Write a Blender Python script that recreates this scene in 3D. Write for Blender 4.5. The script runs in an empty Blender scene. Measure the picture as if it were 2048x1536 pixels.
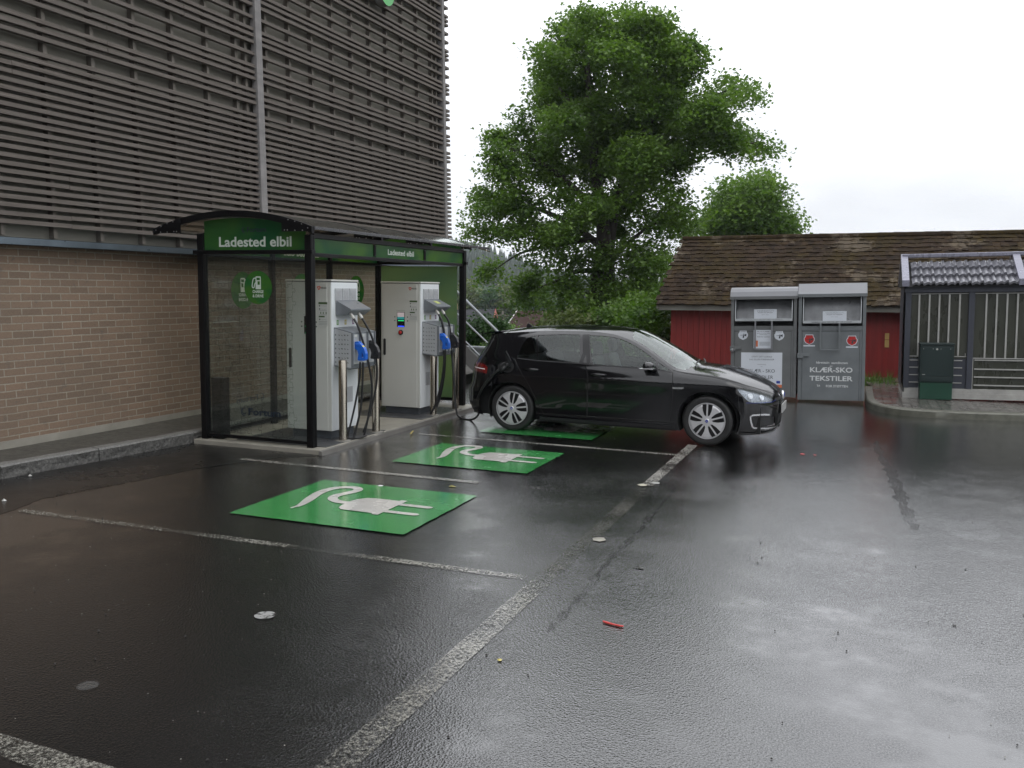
import bpy, math, random
import numpy as np
from math import sin, cos, pi, radians as rad
from mathutils import Vector, Matrix, Quaternion
from mathutils.geometry import delaunay_2d_cdt
sc = bpy.context.scene
COL = sc.collection
random.seed(7)
# ------------------------------------------------------------------ camera
H = 1.9277                       # eye height above the (slightly sloping) car park surface, z = 0
R = np.array([[0.93188702, 0.36253861, 0.01234234], [0.04996271, -0.09457772, -0.99426293], [-0.35929139, 0.92715738, -0.10624916]])
FPX = 1790.0
cam = bpy.data.cameras.new("camera"); camo = bpy.data.objects.new("camera", cam); COL.objects.link(camo)
cam.sensor_width = 36; cam.lens = 36 * FPX / 2048; cam.clip_end = 6000; cam.clip_start = .05
m = Matrix.Identity(4)
for i in range(3):
    m[i][0] = R[0][i]; m[i][1] = -R[1][i]; m[i][2] = -R[2][i]
m[2][3] = H
camo.matrix_world = m
sc.camera = camo
# ------------------------------------------------------------------ light
SUN_EL, SUN_AZ = rad(52), rad(115)
w = bpy.data.worlds.new("World"); sc.world = w; w.use_nodes = True
nt = w.node_tree; N = nt.nodes; L = nt.links
for n in list(N): N.remove(n)
out = N.new('ShaderNodeOutputWorld'); bg = N.new('ShaderNodeBackground'); L.new(bg.outputs[0], out.inputs[0])
sky = N.new('ShaderNodeTexSky'); sky.sky_type = 'NISHITA'; sky.sun_disc = False
sky.sun_elevation = SUN_EL; sky.sun_rotation = SUN_AZ
tc = N.new('ShaderNodeTexCoord'); sep = N.new('ShaderNodeSeparateXYZ'); L.new(tc.outputs['Generated'], sep.inputs[0])
# overcast cloud deck: brighter overhead than at the horizon, broken by soft cloud forms
mr = N.new('ShaderNodeMapRange'); mr.inputs[1].default_value = -.02; mr.inputs[2].default_value = 1
mr.inputs[3].default_value = 10.0; mr.inputs[4].default_value = 27.0
L.new(sep.outputs[2], mr.inputs[0])
mp = N.new('ShaderNodeMapping'); mp.inputs['Scale'].default_value = (1, 1, 3.2); L.new(tc.outputs['Generated'], mp.inputs[0])
no = N.new('ShaderNodeTexNoise'); no.inputs['Scale'].default_value = 2.4; no.inputs['Detail'].default_value = 6; no.inputs['Roughness'].default_value = .55
L.new(mp.outputs[0], no.inputs['Vector'])
cr = N.new('ShaderNodeMapRange'); cr.inputs[1].default_value = .35; cr.inputs[2].default_value = .68; cr.inputs[3].default_value = .84; cr.inputs[4].default_value = 1.10
L.new(no.outputs[0], cr.inputs[0])
mu = N.new('ShaderNodeMath'); mu.operation = 'MULTIPLY'; L.new(mr.outputs[0], mu.inputs[0]); L.new(cr.outputs[0], mu.inputs[1])
cc = N.new('ShaderNodeCombineXYZ')
for i, k in enumerate((.975, .99, 1.03)):
    q = N.new('ShaderNodeMath'); q.operation = 'MULTIPLY'; q.inputs[1].default_value = k; L.new(mu.outputs[0], q.inputs[0]); L.new(q.outputs[0], cc.inputs[i])
mx = N.new('ShaderNodeMix'); mx.data_type = 'RGBA'; mx.inputs[0].default_value = .93
L.new(sky.outputs[0], mx.inputs[6]); L.new(cc.outputs[0], mx.inputs[7]); L.new(mx.outputs[2], bg.inputs[0])
bg.inputs[1].default_value = .1
sun = bpy.data.lights.new("sun", 'SUN'); sun.energy = .5; sun.angle = rad(40); sun.color = (1, .97, .93)
suno = bpy.data.objects.new("sun", sun); COL.objects.link(suno)
suno.rotation_euler = Vector((sin(SUN_AZ) * cos(SUN_EL), cos(SUN_AZ) * cos(SUN_EL), sin(SUN_EL))).to_track_quat('Z', 'Y').to_euler()
sc.view_settings.view_transform = 'Standard'; sc.view_settings.look = 'None'
sc.cycles.transparent_max_bounces = 24
sc.view_settings.exposure = 0.0; sc.view_settings.gamma = 1
# ------------------------------------------------------------------ helpers
def ray(x, y):
    return R.T @ np.array([(x - 1024) / FPX, (y - 768) / FPX, 1])
def at(x, y, Y):
    v = ray(x, y); return np.array([0, 0, H]) + v * (Y / v[1])
def gr(x, y, z=0):
    v = ray(x, y); return np.array([0, 0, H]) + v * ((z - H) / v[2])

class MB:
    def __init__(s): s.v = []; s.f = []; s.m = []; s.mi = 0
    def add(s, vs, fs):
        o = len(s.v); s.v += [tuple(map(float, p)) for p in vs]
        for f in fs: s.f.append([i + o for i in f]); s.m.append(s.mi)
        return s
    def box(s, x0, x1, y0, y1, z0, z1):
        return s.add([(x, y, z) for z in (z0, z1) for y in (y0, y1) for x in (x0, x1)],
                     [(0, 2, 3, 1), (4, 5, 7, 6), (0, 1, 5, 4), (2, 6, 7, 3), (0, 4, 6, 2), (1, 3, 7, 5)])
    def prism(s, poly, o, a, b, c):
        """polygon (p,q) -> o + p a + q b, extruded by vector c"""
        o, a, b, c = (np.array(t, float) for t in (o, a, b, c)); n = len(poly)
        P = [o + p * a + q * b for p, q in poly]
        return s.add(P + [p + c for p in P], [list(range(n))[::-1], list(range(n, 2 * n))] + [(i, (i + 1) % n, n + (i + 1) % n, n + i) for i in range(n)])
    def flat(s, poly, o, a, b):
        o, a, b = (np.array(t, float) for t in (o, a, b))
        return s.add([o + p * a + q * b for p, q in poly], [list(range(len(poly)))])
    def tube(s, path, r, n=8, cap=True):
        P = [Vector(p) for p in path]; k = len(P); rs = r if isinstance(r, (list, tuple)) else [r] * k
        vs = []; up = None
        for i, p in enumerate(P):
            t = (P[min(i + 1, k - 1)] - P[max(i - 1, 0)]).normalized()
            if up is None: up = Vector((0, 0, 1)) if abs(t.z) < .9 else Vector((1, 0, 0))
            sd = t.cross(up).normalized(); up = sd.cross(t).normalized()
            vs += [p + (sd * cos(2 * pi * j / n) + up * sin(2 * pi * j / n)) * rs[i] for j in range(n)]
        fs = [(i * n + j, i * n + (j + 1) % n, (i + 1) * n + (j + 1) % n, (i + 1) * n + j) for i in range(k - 1) for j in range(n)]
        if cap: fs += [list(range(n))[::-1], [(k - 1) * n + j for j in range(n)]]
        return s.add(vs, fs)
    def beam(s, a, b, w, h, up=(0, 0, 1)):
        a, b = Vector(a), Vector(b); t = (b - a).normalized(); sd = t.cross(Vector(up)).normalized() * w / 2; u = sd.cross(t).normalized() * h / 2
        vs = [p + i * sd + j * u for p in (a, b) for i, j in ((-1, -1), (1, -1), (1, 1), (-1, 1))]
        return s.add(vs, [(0, 1, 2, 3)[::-1], (4, 5, 6, 7)] + [(i, (i + 1) % 4, 4 + (i + 1) % 4, 4 + i) for i in range(4)])
    def lathe(s, prof, o, axis=(0, 0, 1), n=32):
        """prof: (r, h) along axis"""
        ax = Vector(axis).normalized(); q = ax.to_track_quat('Z', 'Y'); o = Vector(o); vs = []
        for r, h in prof:
            vs += [o + q @ Vector((r * cos(2 * pi * j / n), r * sin(2 * pi * j / n), h)) for j in range(n)]
        return s.add(vs, [(i * n + j, i * n + (j + 1) % n, (i + 1) * n + (j + 1) % n, (i + 1) * n + j) for i in range(len(prof) - 1) for j in range(n)])
    def text(s, string, o, a, b, height=1, width=None, align='CENTER', bold=0):
        V_, F_ = textgeo(string, bold)
        if not V_: return s
        xs = [p[0] for p in V_]; x0, x1 = min(xs), max(xs)
        k = height / .72; kx = k if width is None else width / (x1 - x0)
        sh = {'CENTER': (x0 + x1) / 2, 'LEFT': x0, 'RIGHT': x1}[align]
        o, a, b = (np.array(t, float) for t in (o, a, b))
        return s.add([o + a * ((p[0] - sh) * kx) + b * (p[1] * k) for p in V_], F_)
    def build(s, name, mats, parent=None, off=(0, 0, 0), smooth=False, bevel=0, angle=35):
        me = bpy.data.meshes.new(name)
        if any(off): s.v = [(x - off[0], y - off[1], z - off[2]) for x, y, z in s.v]
        me.from_pydata(s.v, [], s.f)
        for mt in (mats if isinstance(mats, (list, tuple)) else [mats]): me.materials.append(mt)
        me.polygons.foreach_set('material_index', s.m)
        if smooth: me.polygons.foreach_set('use_smooth', [True] * len(s.f))
        me.update()
        ob = bpy.data.objects.new(name, me); COL.objects.link(ob)
        if parent is not None: ob.parent = parent
        if smooth and smooth != 'all':
            me.set_sharp_from_angle(angle=rad(angle))
        if bevel:
            md = ob.modifiers.new('bevel', 'BEVEL'); md.width = bevel; md.segments = 2; md.limit_method = 'ANGLE'; md.angle_limit = rad(40)
        return ob
_tx = {}
def textgeo(string, bold=0):
    key = (string, bold)
    if key not in _tx:
        cu = bpy.data.curves.new('t', 'FONT'); cu.body = string; cu.size = 1; cu.offset = bold; cu.resolution_u = 3
        ob = bpy.data.objects.new('t', cu); COL.objects.link(ob)
        me = bpy.data.meshes.new_from_object(ob.evaluated_get(bpy.context.evaluated_depsgraph_get()))
        _tx[key] = ([tuple(v.co) for v in me.vertices], [list(p.vertices) for p in me.polygons])
        bpy.data.objects.remove(ob); bpy.data.curves.remove(cu); bpy.data.meshes.remove(me)
    return _tx[key]
def thing(name, label, cat, loc=(0, 0, 0), rot=(0, 0, 0), group=None):
    o = bpy.data.objects.new(name, None); COL.objects.link(o); o.location = loc; o.rotation_euler = rot; o.empty_display_size = .2
    tag(o, label, cat, group); return o
def tag(o, label, cat, group=None, kind=None):
    o['label'] = label; o['category'] = cat
    if group: o['group'] = group
    if kind: o['kind'] = kind
    return o
def struct(o, label=None):
    o['kind'] = 'structure'
    if label: o['label'] = label
    return o
def copy_tree(o, parent=None):
    c = o.copy(); COL.objects.link(c); c.parent = parent
    for ch in list(o.children): copy_tree(ch, c)
    return c
def circ(r, n=24, cx=0, cy=0, ry=None):
    return [(cx + r * cos(2 * pi * i / n), cy + (ry or r) * sin(2 * pi * i / n)) for i in range(n)]
def bez(pts, n=8):
    """catmull-rom through points"""
    P = [np.array(p, float) for p in pts]; P = [2 * P[0] - P[1]] + P + [2 * P[-1] - P[-2]]; o = []
    for i in range(1, len(P) - 2):
        for k in range(n):
            t = k / n; a, b, c, d = P[i - 1:i + 3]
            o.append(.5 * (2 * b + (c - a) * t + (2 * a - 5 * b + 4 * c - d) * t * t + (3 * b - a - 3 * c + d) * t ** 3))
    return o + [P[-2]]
# ------------------------------------------------------------------ materials
def newmat(name):
    mt = bpy.data.materials.new(name); mt.use_nodes = True; nt = mt.node_tree
    for n in list(nt.nodes): nt.nodes.remove(n)
    o = nt.nodes.new('ShaderNodeOutputMaterial'); b = nt.nodes.new('ShaderNodeBsdfPrincipled'); nt.links.new(b.outputs[0], o.inputs[0])
    return mt, nt, b, o
class G:
    """tiny node graph helper"""
    def __init__(s, nt): s.nt = nt; s.tc = None
    def n(s, typ, **kw):
        nd = s.nt.nodes.new(typ)
        for k, v in kw.items(): setattr(nd, k, v)
        return nd
    def link(s, a, b): s.nt.links.new(a, b)
    def coord(s, scale=(1, 1, 1), swap=None):
        if s.tc is None: s.tc = s.n('ShaderNodeTexCoord')
        src = s.tc.outputs['Object']
        if swap:
            sp = s.n('ShaderNodeSeparateXYZ'); s.link(src, sp.inputs[0]); cb = s.n('ShaderNodeCombineXYZ')
            for i, ch in enumerate(swap): s.link(sp.outputs['xyz'.index(ch)], cb.inputs[i])
            src = cb.outputs[0]
        mp = s.n('ShaderNodeMapping'); mp.inputs['Scale'].default_value = scale; s.link(src, mp.inputs[0]); return mp.outputs[0]
    def noise(s, sc_, det=4, rough=.6, vec=None, dist=0):
        nd = s.n('ShaderNodeTexNoise'); nd.inputs['Scale'].default_value = sc_; nd.inputs['Detail'].default_value = det
        nd.inputs['Roughness'].default_value = rough; nd.inputs['Distortion'].default_value = dist
        s.link(vec if vec is not None else s.coord(), nd.inputs['Vector']); return nd.outputs[0]
    def rng(s, v, a, b, c, d):
        nd = s.n('ShaderNodeMapRange')
        for i, k in enumerate((a, b, c, d)): nd.inputs[i + 1].default_value = k
        s.link(v, nd.inputs[0]); return nd.outputs[0]
    def math(s, op, a, b):
        nd = s.n('ShaderNodeMath', operation=op)
        for i, k in enumerate((a, b)):
            if isinstance(k, (int, float)): nd.inputs[i].default_value = k
            else: s.link(k, nd.inputs[i])
        return nd.outputs[0]
    def mix(s, f, a, b, typ='MIX'):
        nd = s.n('ShaderNodeMix', data_type='RGBA', blend_type=typ)
        for i, k in ((0, f), (6, a), (7, b)):
            if isinstance(k, (int, float)): nd.inputs[i].default_value = k
            elif isinstance(k, tuple): nd.inputs[i].default_value = (*k[:3], 1)
            else: s.link(k, nd.inputs[i])
        return nd.outputs[2]
    def bump(s, h, strength=.3, dist=.01, prev=None):
        nd = s.n('ShaderNodeBump'); nd.inputs['Strength'].default_value = strength; nd.inputs['Distance'].default_value = dist
        s.link(h, nd.inputs['Height'])
        if prev is not None: s.link(prev, nd.inputs['Normal'])
        return nd.outputs[0]
def pm(name, col, rough=.5, metal=0, var=.12, vs=3, bump=0, bs=60, bd=.003, spec=.5, coat=0, scale=(1, 1, 1), rv=.08, col2=None):
    mt, nt, b, o = newmat(name); g = G(nt); vec = g.coord(scale)
    n1 = g.noise(vs, 5, .6, vec)
    c = g.mix(g.rng(n1, .3, .7, 0, 1), tuple(k * (1 - var) for k in col), tuple(k * (1 + var) for k in (col2 or col)))
    g.link(c, b.inputs['Base Color'])
    g.link(g.rng(g.noise(vs * 2.3, 4, .6, vec), .3, .7, max(0, rough - rv), rough + rv), b.inputs['Roughness'])
    b.inputs['Metallic'].default_value = metal; b.inputs['Specular IOR Level'].default_value = spec
    b.inputs['Coat Weight'].default_value = coat; b.inputs['Coat Roughness'].default_value = .05
    if bump: g.link(g.bump(g.noise(bs, 4, .6, vec), bump, bd), b.inputs['Normal'])
    return mt
def emit(name, col, st):
    mt, nt, b, o = newmat(name); b.inputs['Base Color'].default_value = (*col, 1); b.inputs['Emission Color'].default_value = (*col, 1); b.inputs['Emission Strength'].default_value = st
    return mt
def thin_glass(name, tint=(.85, .9, .88), rough=.02, ior=1.5, streak=0):
    mt, nt, b, o = newmat(name); g = G(nt); nt.nodes.remove(b)
    tr = g.n('ShaderNodeBsdfTransparent'); tr.inputs[0].default_value = (*tint, 1)
    gl = g.n('ShaderNodeBsdfGlossy'); gl.inputs['Roughness'].default_value = rough; gl.inputs[0].default_value = (.95, 1, .98, 1)
    ge = g.n('ShaderNodeNewGeometry'); dt = g.n('ShaderNodeVectorMath', operation='DOT_PRODUCT'); g.link(ge.outputs['Incoming'], dt.inputs[0]); g.link(ge.outputs['Normal'], dt.inputs[1])
    f0 = ((ior - 1) / (ior + 1)) ** 2
    f = g.math('ADD', f0, g.math('MULTIPLY', 1 - f0, g.math('POWER', g.math('SUBTRACT', 1.0, g.math('ABSOLUTE', dt.outputs['Value'], 0)), 5)))   # Schlick, the same from both faces
    mxs = g.n('ShaderNodeMixShader'); g.link(f, mxs.inputs[0]); g.link(tr.outputs[0], mxs.inputs[1]); g.link(gl.outputs[0], mxs.inputs[2])
    if streak:
        df = g.n('ShaderNodeBsdfDiffuse'); df.inputs[0].default_value = (.5, .52, .5, 1)
        m2 = g.n('ShaderNodeMixShader'); g.link(g.rng(g.noise(3, 6, .7, g.coord((1, 1, .4))), .4, .8, streak * .3, streak), m2.inputs[0])
        g.link(mxs.outputs[0], m2.inputs[1]); g.link(df.outputs[0], m2.inputs[2]); mxs = m2
    g.link(mxs.outputs[0], o.inputs[0]); return mt
M = {}
TILT = (0, rad(-1.4), 0)          # true vertical against the cross-fall of the car park
# ================================================================== GROUND
def asphalt_mat(name, base, rough_lo, rough_hi, tone=(1, 1, 1), spk=.5, spec=1.0, coat=1.0):
    mt, nt, b, o = newmat(name); g = G(nt); v = g.coord()
    big = g.noise(.35, 5, .6, v); mid = g.noise(2.2, 6, .65, v); fine = g.noise(260, 2, .6, v)
    vo = g.n('ShaderNodeTexVoronoi'); vo.inputs['Scale'].default_value = 88; g.link(v, vo.inputs['Vector'])
    c = g.mix(g.rng(mid, .3, .7, 0, 1), tuple(base * .75 * t for t in tone), tuple(base * 1.3 * t for t in tone))
    spec_ = g.rng(g.noise(170, 2, .6, v), .60, .70, 0, spk)  # pale stone speckle, its lighter colour also standing in for wet glints
    c = g.mix(spec_, c, (.09, .088, .08)); g.link(c, b.inputs['Base Color'])
    # water film: smooth in the low spots, grainy where the stones stand proud
    sp_ = g.n('ShaderNodeSeparateXYZ'); g.link(g.coord(), sp_.inputs[0])
    pool = g.math('MULTIPLY', g.rng(sp_.outputs[1], 9.0, 14.5, 0, .30), g.rng(sp_.outputs[0], -6, -3, .3, 1))   # water stands at the low far end
    wet = g.rng(g.math('ADD', pool, g.math('ADD', big, g.math('MULTIPLY', mid, .45))), .60, .84, 0, 1)
    g.link(g.rng(wet, 0, 1, rough_hi, rough_lo), b.inputs['Roughness'])
    b.inputs['Specular IOR Level'].default_value = spec
    n1 = g.bump(vo.outputs['Distance'], .6, .0017)
    nd = n1.node; g.link(g.rng(wet, 0, 1, 1.0, .42), nd.inputs['Strength'])
    n2 = g.bump(g.noise(330, 2, .7, v), .6, .0007, n1)
    n3 = g.bump(g.noise(1.3, 3, .5, v), .08, .02, n2)
    g.link(n3, b.inputs['Normal'])
    grain = g.math('MULTIPLY', g.rng(g.noise(120, 3, .75, v), .40, .60, .05, 1.0), coat); g.link(g.math('MAXIMUM', grain, g.math('MULTIPLY', g.rng(wet, .5, 1, 0, .9), coat)), b.inputs['Coat Weight']); b.inputs['Coat IOR'].default_value = 1.85; g.link(g.rng(wet, 0, 1, .17, .04), b.inputs['Coat Roughness']); g.link(n3, b.inputs['Coat Normal'])
    return mt
M['asphalt'] = asphalt_mat('wet_asphalt', .0055, .04, .12)
M['asphalt_new'] = asphalt_mat('fresh_asphalt', .006, .2, .38, (1, .96, .94), .1, .6, .15)
M['pave_dark'] = pm('mossy_pavement', (.045, .042, .034), .7, var=.3, vs=6, bump=.5, bs=120, bd=.006)
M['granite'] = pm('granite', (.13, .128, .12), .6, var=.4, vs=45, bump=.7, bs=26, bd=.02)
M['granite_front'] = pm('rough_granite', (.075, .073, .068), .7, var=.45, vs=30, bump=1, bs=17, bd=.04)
M['concrete'] = pm('pale_concrete', (.23, .218, .185), .45, var=.22, vs=2.4, bump=.25, bs=90)
M['concrete_dark'] = pm('damp_concrete', (.12, .115, .105), .4, var=.2, vs=4, bump=.3, bs=90)
M['grass'] = pm('grass_ground', (.045, .075, .018), .8, var=.4, vs=.3, bump=.6, bs=8, bd=.1, col2=(.07, .09, .03))
# lot
mb = MB(); X0, X1, Y0, Y1 = -8.6, 40, -25, 18.6
nx, ny = 40, 40
mb.add([(X0 + (X1 - X0) * i / nx, Y0 + (Y1 - Y0) * j / ny, 0) for j in range(ny + 1) for i in range(nx + 1)],
       [(j * (nx + 1) + i, j * (nx + 1) + i + 1, (j + 1) * (nx + 1) + i + 1, (j + 1) * (nx + 1) + i) for j in range(ny) for i in range(nx)])
struct(mb.build('asphalt_lot', M['asphalt']), 'wet asphalt of the car park')
mb = MB(); pp_ = [(-7.78, -6), (-7.78, 6.2), (-7.64, 7.35), (-7.52, 8.66), (-5.6, 8.62)]
eg = [tuple(gr(*q)[:2]) for q in ((560, 915), (402, 936), (207, 975), (84, 998), (0, 1030))] + [(-7.2, 3), (-7.3, -6)]
for (a, b), (c, d) in zip(eg, eg[1:]):
    n = max(2, int(math.hypot(c - a, d - b) / .05)); pp_ += [(a + (c - a) * i / n + random.uniform(-.012, .012), b + (d - b) * i / n + random.uniform(-.012, .012)) for i in range(n)]
mb.add([(x, y, .0015) for x, y in pp_], [list(range(len(pp_)))[::-1]])
struct(mb.build('asphalt_patch', M['asphalt_new']), 'strip of fresher dark asphalt along the kerb')
# terrain
CREST = [(at(px, py, 480)[0], at(px, py, 480)[2] - 11) for px, py in ((300, 440), (700, 466), (888, 482), (940, 490), (985, 498), (1040, 518), (1100, 545), (1180, 565), (1300, 582), (1500, 590), (2200, 592))]
def terrain_h(x, y):
    s = max(0, min(1, (y - 19.5) / 60)); s = s * s * (3 - 2 * s)
    z = -.06 - 4.6 * s + x * .0244 * max(0, min(1, (y - 19.5) / 40))
    if y > 225:
        xc = x * 480 / y; t = CREST[0][1]
        for (a, fa), (b, fb) in zip(CREST, CREST[1:]):
            if xc >= a: t = fa + (fb - fa) * min(1, (xc - a) / (b - a))
        k = min(1, (y - 225) / 255); k = k * k * (3 - 2 * k) * .35 + k * .65
        z = z * (1 - k) + t * k
    return z
mb = MB(); xs = [-700, -500, -380, -300, -240, -190, -150, -110, -80, -60, -45, -32, -22, -15, -9, -4, 0, 4, 9, 15, 25, 40, 60, 90, 140, 200, 300, 450, 700]
ys = [-120, -60, -20, 0, 10, 19.5, 22, 25, 29, 34, 40, 48, 58, 70, 85, 100, 130, 160, 190, 210, 230, 250, 270, 300, 330, 360, 390, 420, 460, 500, 600, 750]
mb.add([(x, y, terrain_h(x, y)) for y in ys for x in xs],
       [(j * len(xs) + i, j * len(xs) + i + 1, (j + 1) * len(xs) + i + 1, (j + 1) * len(xs) + i) for j in range(len(ys) - 1) for i in range(len(xs) - 1)])
struct(mb.build('ground', M['grass'], smooth='all'), 'grassy ground falling away behind the car park')
# left pavement + granite kerb stones
def wallx(y): return -8.452 + (y - 8.861) * math.tan(rad(1.0))
mb = MB(); mb.add([(-7.93, -8, .135), (-7.87, 6.26, .135), (-7.58, 8.62, .135), (-7.60, 19, .135), (wallx(19) - .25, 19, .15), (wallx(-8) - .25, -8, .15)], [list(range(6))])
struct(mb.build('pavement', M['pave_dark']), 'narrow mossy pavement strip between brick wall and kerb')
KP = [(-7.80, -8), (-7.80, -4), (-7.80, -1), (-7.80, 2.2), (-7.80, 4.3), (-7.80, 6.25), (-7.665, 7.35), (-7.53, 8.68), (-7.53, 11.0), (-7.53, 13.2)]
mb = MB()
for (x0, y0), (x1, y1) in zip(KP, KP[1:]):
    d = Vector((x1 - x0, y1 - y0)); ln = d.length; d.normalize(); nrm = Vector((-d.y, d.x))
    n = max(1, int(round(ln / .12))); rows = []
    a, b = Vector((x0, y0)) + d * .004, Vector((x1, y1)) - d * .004
    prof = [(0, -.02), (.004, .05), (0, .118), (.014, .135), (.13, .14), (.14, .10)]
    vs = []
    for i in range(n + 1):
        p = a.lerp(b, i / n)
        for k, (u, z) in enumerate(prof):
            j = random.uniform(-.010, .010) if k in (0, 1, 2) else random.uniform(-.003, .003)
            vs.append((p.x + nrm.x * (u + j), p.y + nrm.y * (u + j), z + random.uniform(-.003, .003)))
    K = len(prof)
    for i in range(n):
        for k in range(K - 1):
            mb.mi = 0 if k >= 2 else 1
            q = [i * K + k, (i + 1) * K + k, (i + 1) * K + k + 1, i * K + k + 1]
            mb.add([vs[t] for t in q], [(0, 1, 2, 3)])
    mb.mi = 1; mb.add(vs[:K], [list(range(K))]); mb.add(vs[-K:], [list(range(K))[::-1]])
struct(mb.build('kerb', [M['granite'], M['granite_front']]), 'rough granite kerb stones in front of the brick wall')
# shelter slab
mb = MB(); mb.box(-7.50, -5.69, 8.64, 13.15, -.02, .055)
struct(mb.build('concrete_slab', M['concrete'], bevel=.008), 'pale concrete slab under the charging shelter')
mb = MB(); mb.prism([(0, 0), (.05, 0), (.04, .048), (0, .052)], (-5.69, 8.60, 0), (1, 0, 0), (0, 0, 1), (0, 4.6, 0))
struct(mb.build('slab_edging', M['concrete_dark']), 'thin concrete edging along the slab')
mb = MB()
for y0, y1, x0 in ((8.82, 10.22, -7.0), (11.28, 12.62, -6.95)): mb.box(x0, -5.73, y0, y1, .05, .0615)
struct(mb.build('base_plates', pm('dark_plinth', (.05, .052, .055), .35, var=.25, vs=5, bump=.2)), 'dark wet base slabs under the charging cabinets')
# ---------------------------------------------------------------- markings
def paint_mat(name, col, lo, hi, sc_=40, rough=.35, big=1.5):
    mt, nt, b, o = newmat(name); g = G(nt); v = g.coord()
    c = g.mix(g.rng(g.noise(3, 5, .6, v), .3, .7, 0, 1), tuple(k * .85 for k in col), tuple(min(1, k * 1.1) for k in col))
    g.link(c, b.inputs['Base Color']); g.link(g.rng(g.noise(1.5, 4, .6, v), .35, .65, rough - .1, rough + .1), b.inputs['Roughness'])
    g.link(g.bump(g.noise(90, 3, .6, v), .15, .004), b.inputs['Normal']); b.inputs['Coat Weight'].default_value = .7; b.inputs['Coat IOR'].default_value = 1.6; b.inputs['Coat Roughness'].default_value = .12
    if lo is not None:
        wear = g.math('ADD', g.noise(sc_, 4, .7, v), g.math('MULTIPLY', g.noise(big, 3, .5, v), .55))
        al = g.rng(wear, lo, hi, 0, 1); tr = g.n('ShaderNodeBsdfTransparent'); ms = g.n('ShaderNodeMixShader')
        g.link(al, ms.inputs[0]); g.link(tr.outputs[0], ms.inputs[1]); g.link(b.outputs[0], ms.inputs[2]); g.link(ms.outputs[0], o.inputs[0])
    return mt
M['line'] = paint_mat('worn_line_paint', (.24, .232, .20), .70, .98, 60)
M['line_good'] = paint_mat('line_paint', (.30, .29, .26), .64, .86, 60)
M['line_mid'] = paint_mat('yellowed_line_paint', (.10, .095, .070), .72, 1.1, 60)
M['line_faint'] = paint_mat('faint_line_paint', (.25, .24, .21), .88, 1.02, 70)
def strip(name, a, b, w0, w1, mat, lab, z=.006, n=24):
    a, b = Vector(a), Vector(b); d = (b - a).normalized(); nr = Vector((-d.y, d.x)); vs = []
    for i in range(n + 1):
        p = a.lerp(b, i / n); w_ = (w0 + (w1 - w0) * i / n) / 2
        for s_ in (-1, 1):
            q = p + nr * s_ * (w_ + random.uniform(-.004, .004)); vs.append((q.x, q.y, z))
    mb = MB(); mb.add(vs, [(2 * i, 2 * i + 1, 2 * i + 3, 2 * i + 2)[::-1] for i in range(n)])
    return struct(mb.build(name, mat), lab)
strip('parking_line', (-6.56, 5.43), (-2.0, 5.46), .085, .085, M['line'], 'nearest white bay line left of the green square')
strip('parking_line', (-6.34, 8.06), (-3.45, 8.03), .09, .09, M['line_good'], 'white bay line between the two open green squares')
strip('parking_line', (-3.45, 8.03), (-1.95, 8.03), .08, .08, M['line_faint'], 'worn away end of the second bay line')
strip('parking_line', (-5.36, 10.45), (-1.92, 10.38), .085, .085, M['line_good'], 'white bay line beside the black car')
strip('parking_line', (-1.88, 11.15), (-1.885, 8.6), .12, .12, M['line_good'], 'end line of the bays by the front wheel of the car')
strip('parking_line', (-1.885, 8.6), (-1.88, 5.6), .13, .13, M['line_mid'], 'middle stretch of the long end line')
strip('parking_line', (-1.88, 5.6), (-1.87, 1.2), .14, .15, M['line'], 'worn near stretch of the long end line')
strip('parking_line', (-4.6, 2.60), (-1.95, 2.50), .13, .13, M['line'], 'worn bay line in the lower left corner')
mt = paint_mat('wet_seam_and_reflection', (.012, .012, .011), .66, 1.22, 60, .8); mt.node_tree.nodes['Principled BSDF'].inputs['Coat Weight'].default_value = .1; M['seam'] = mt  # shared by the real seam and the painted barn reflection
def wander(name, pts, w_, lab):
    P = bez([(x, y, .005) for x, y in pts], 8); mb = MB(); vs = []
    for i, p in enumerate(P):
        t = P[min(i + 1, len(P) - 1)] - P[max(i - 1, 0)]; t = t / np.linalg.norm(t); nr = np.array([-t[1], t[0], 0]); k = w_ * random.uniform(.6, 1.3) * (.25 + sin(pi * (i + .5) / len(P)) ** .5)
        for s_ in (-1, 1): vs.append(tuple(p + nr * (s_ * k + random.uniform(-.02, .02))))
    mb.add(vs, [(2 * i, 2 * i + 1, 2 * i + 3, 2 * i + 2)[::-1] for i in range(len(P) - 1)]); return struct(mb.build(name, M['seam']), lab)  # seam material, also carries the painted barn reflection
wander('asphalt_seam_and_reflection', [tuple(gr(*q)[:2]) for q in ((1352, 975), (1305, 1030), (1262, 1078), (1215, 1125), (1160, 1195), (1095, 1265))], .020, 'dark wandering seam beside the long end line')
wander('asphalt_seam_and_reflection', [tuple(gr(*q)[:2]) for q in ((1752, 880), (1762, 910), (1785, 950), (1800, 990), (1815, 1030), (1830, 1060))], .045, 'dark wandering streak on the right, barn reflection painted on the asphalt')  # dark reflection of the barn, painted as a strip on the asphalt
M['green_paint'] = paint_mat('green_bay_paint', (.036, .225, .058), .46, .56, rough=.20)
M['white_paint'] = paint_mat('white_symbol_paint', (.50, .485, .45), .48, .58, rough=.3)
CAB = [(0.385, 0.340), (0.40, 0.43), (0.385, 0.53), (0.337, 0.708), (0.29, 0.90), (0.285, 1.06), (0.32, 1.17), (0.396, 1.235), (0.485, 1.245), (0.545, 1.19), (0.55, 1.10), (0.515, 0.988), (0.49, 0.88), (0.525, 0.78), (0.609, 0.715), (0.689, 0.700), (0.80, 0.707)]
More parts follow.
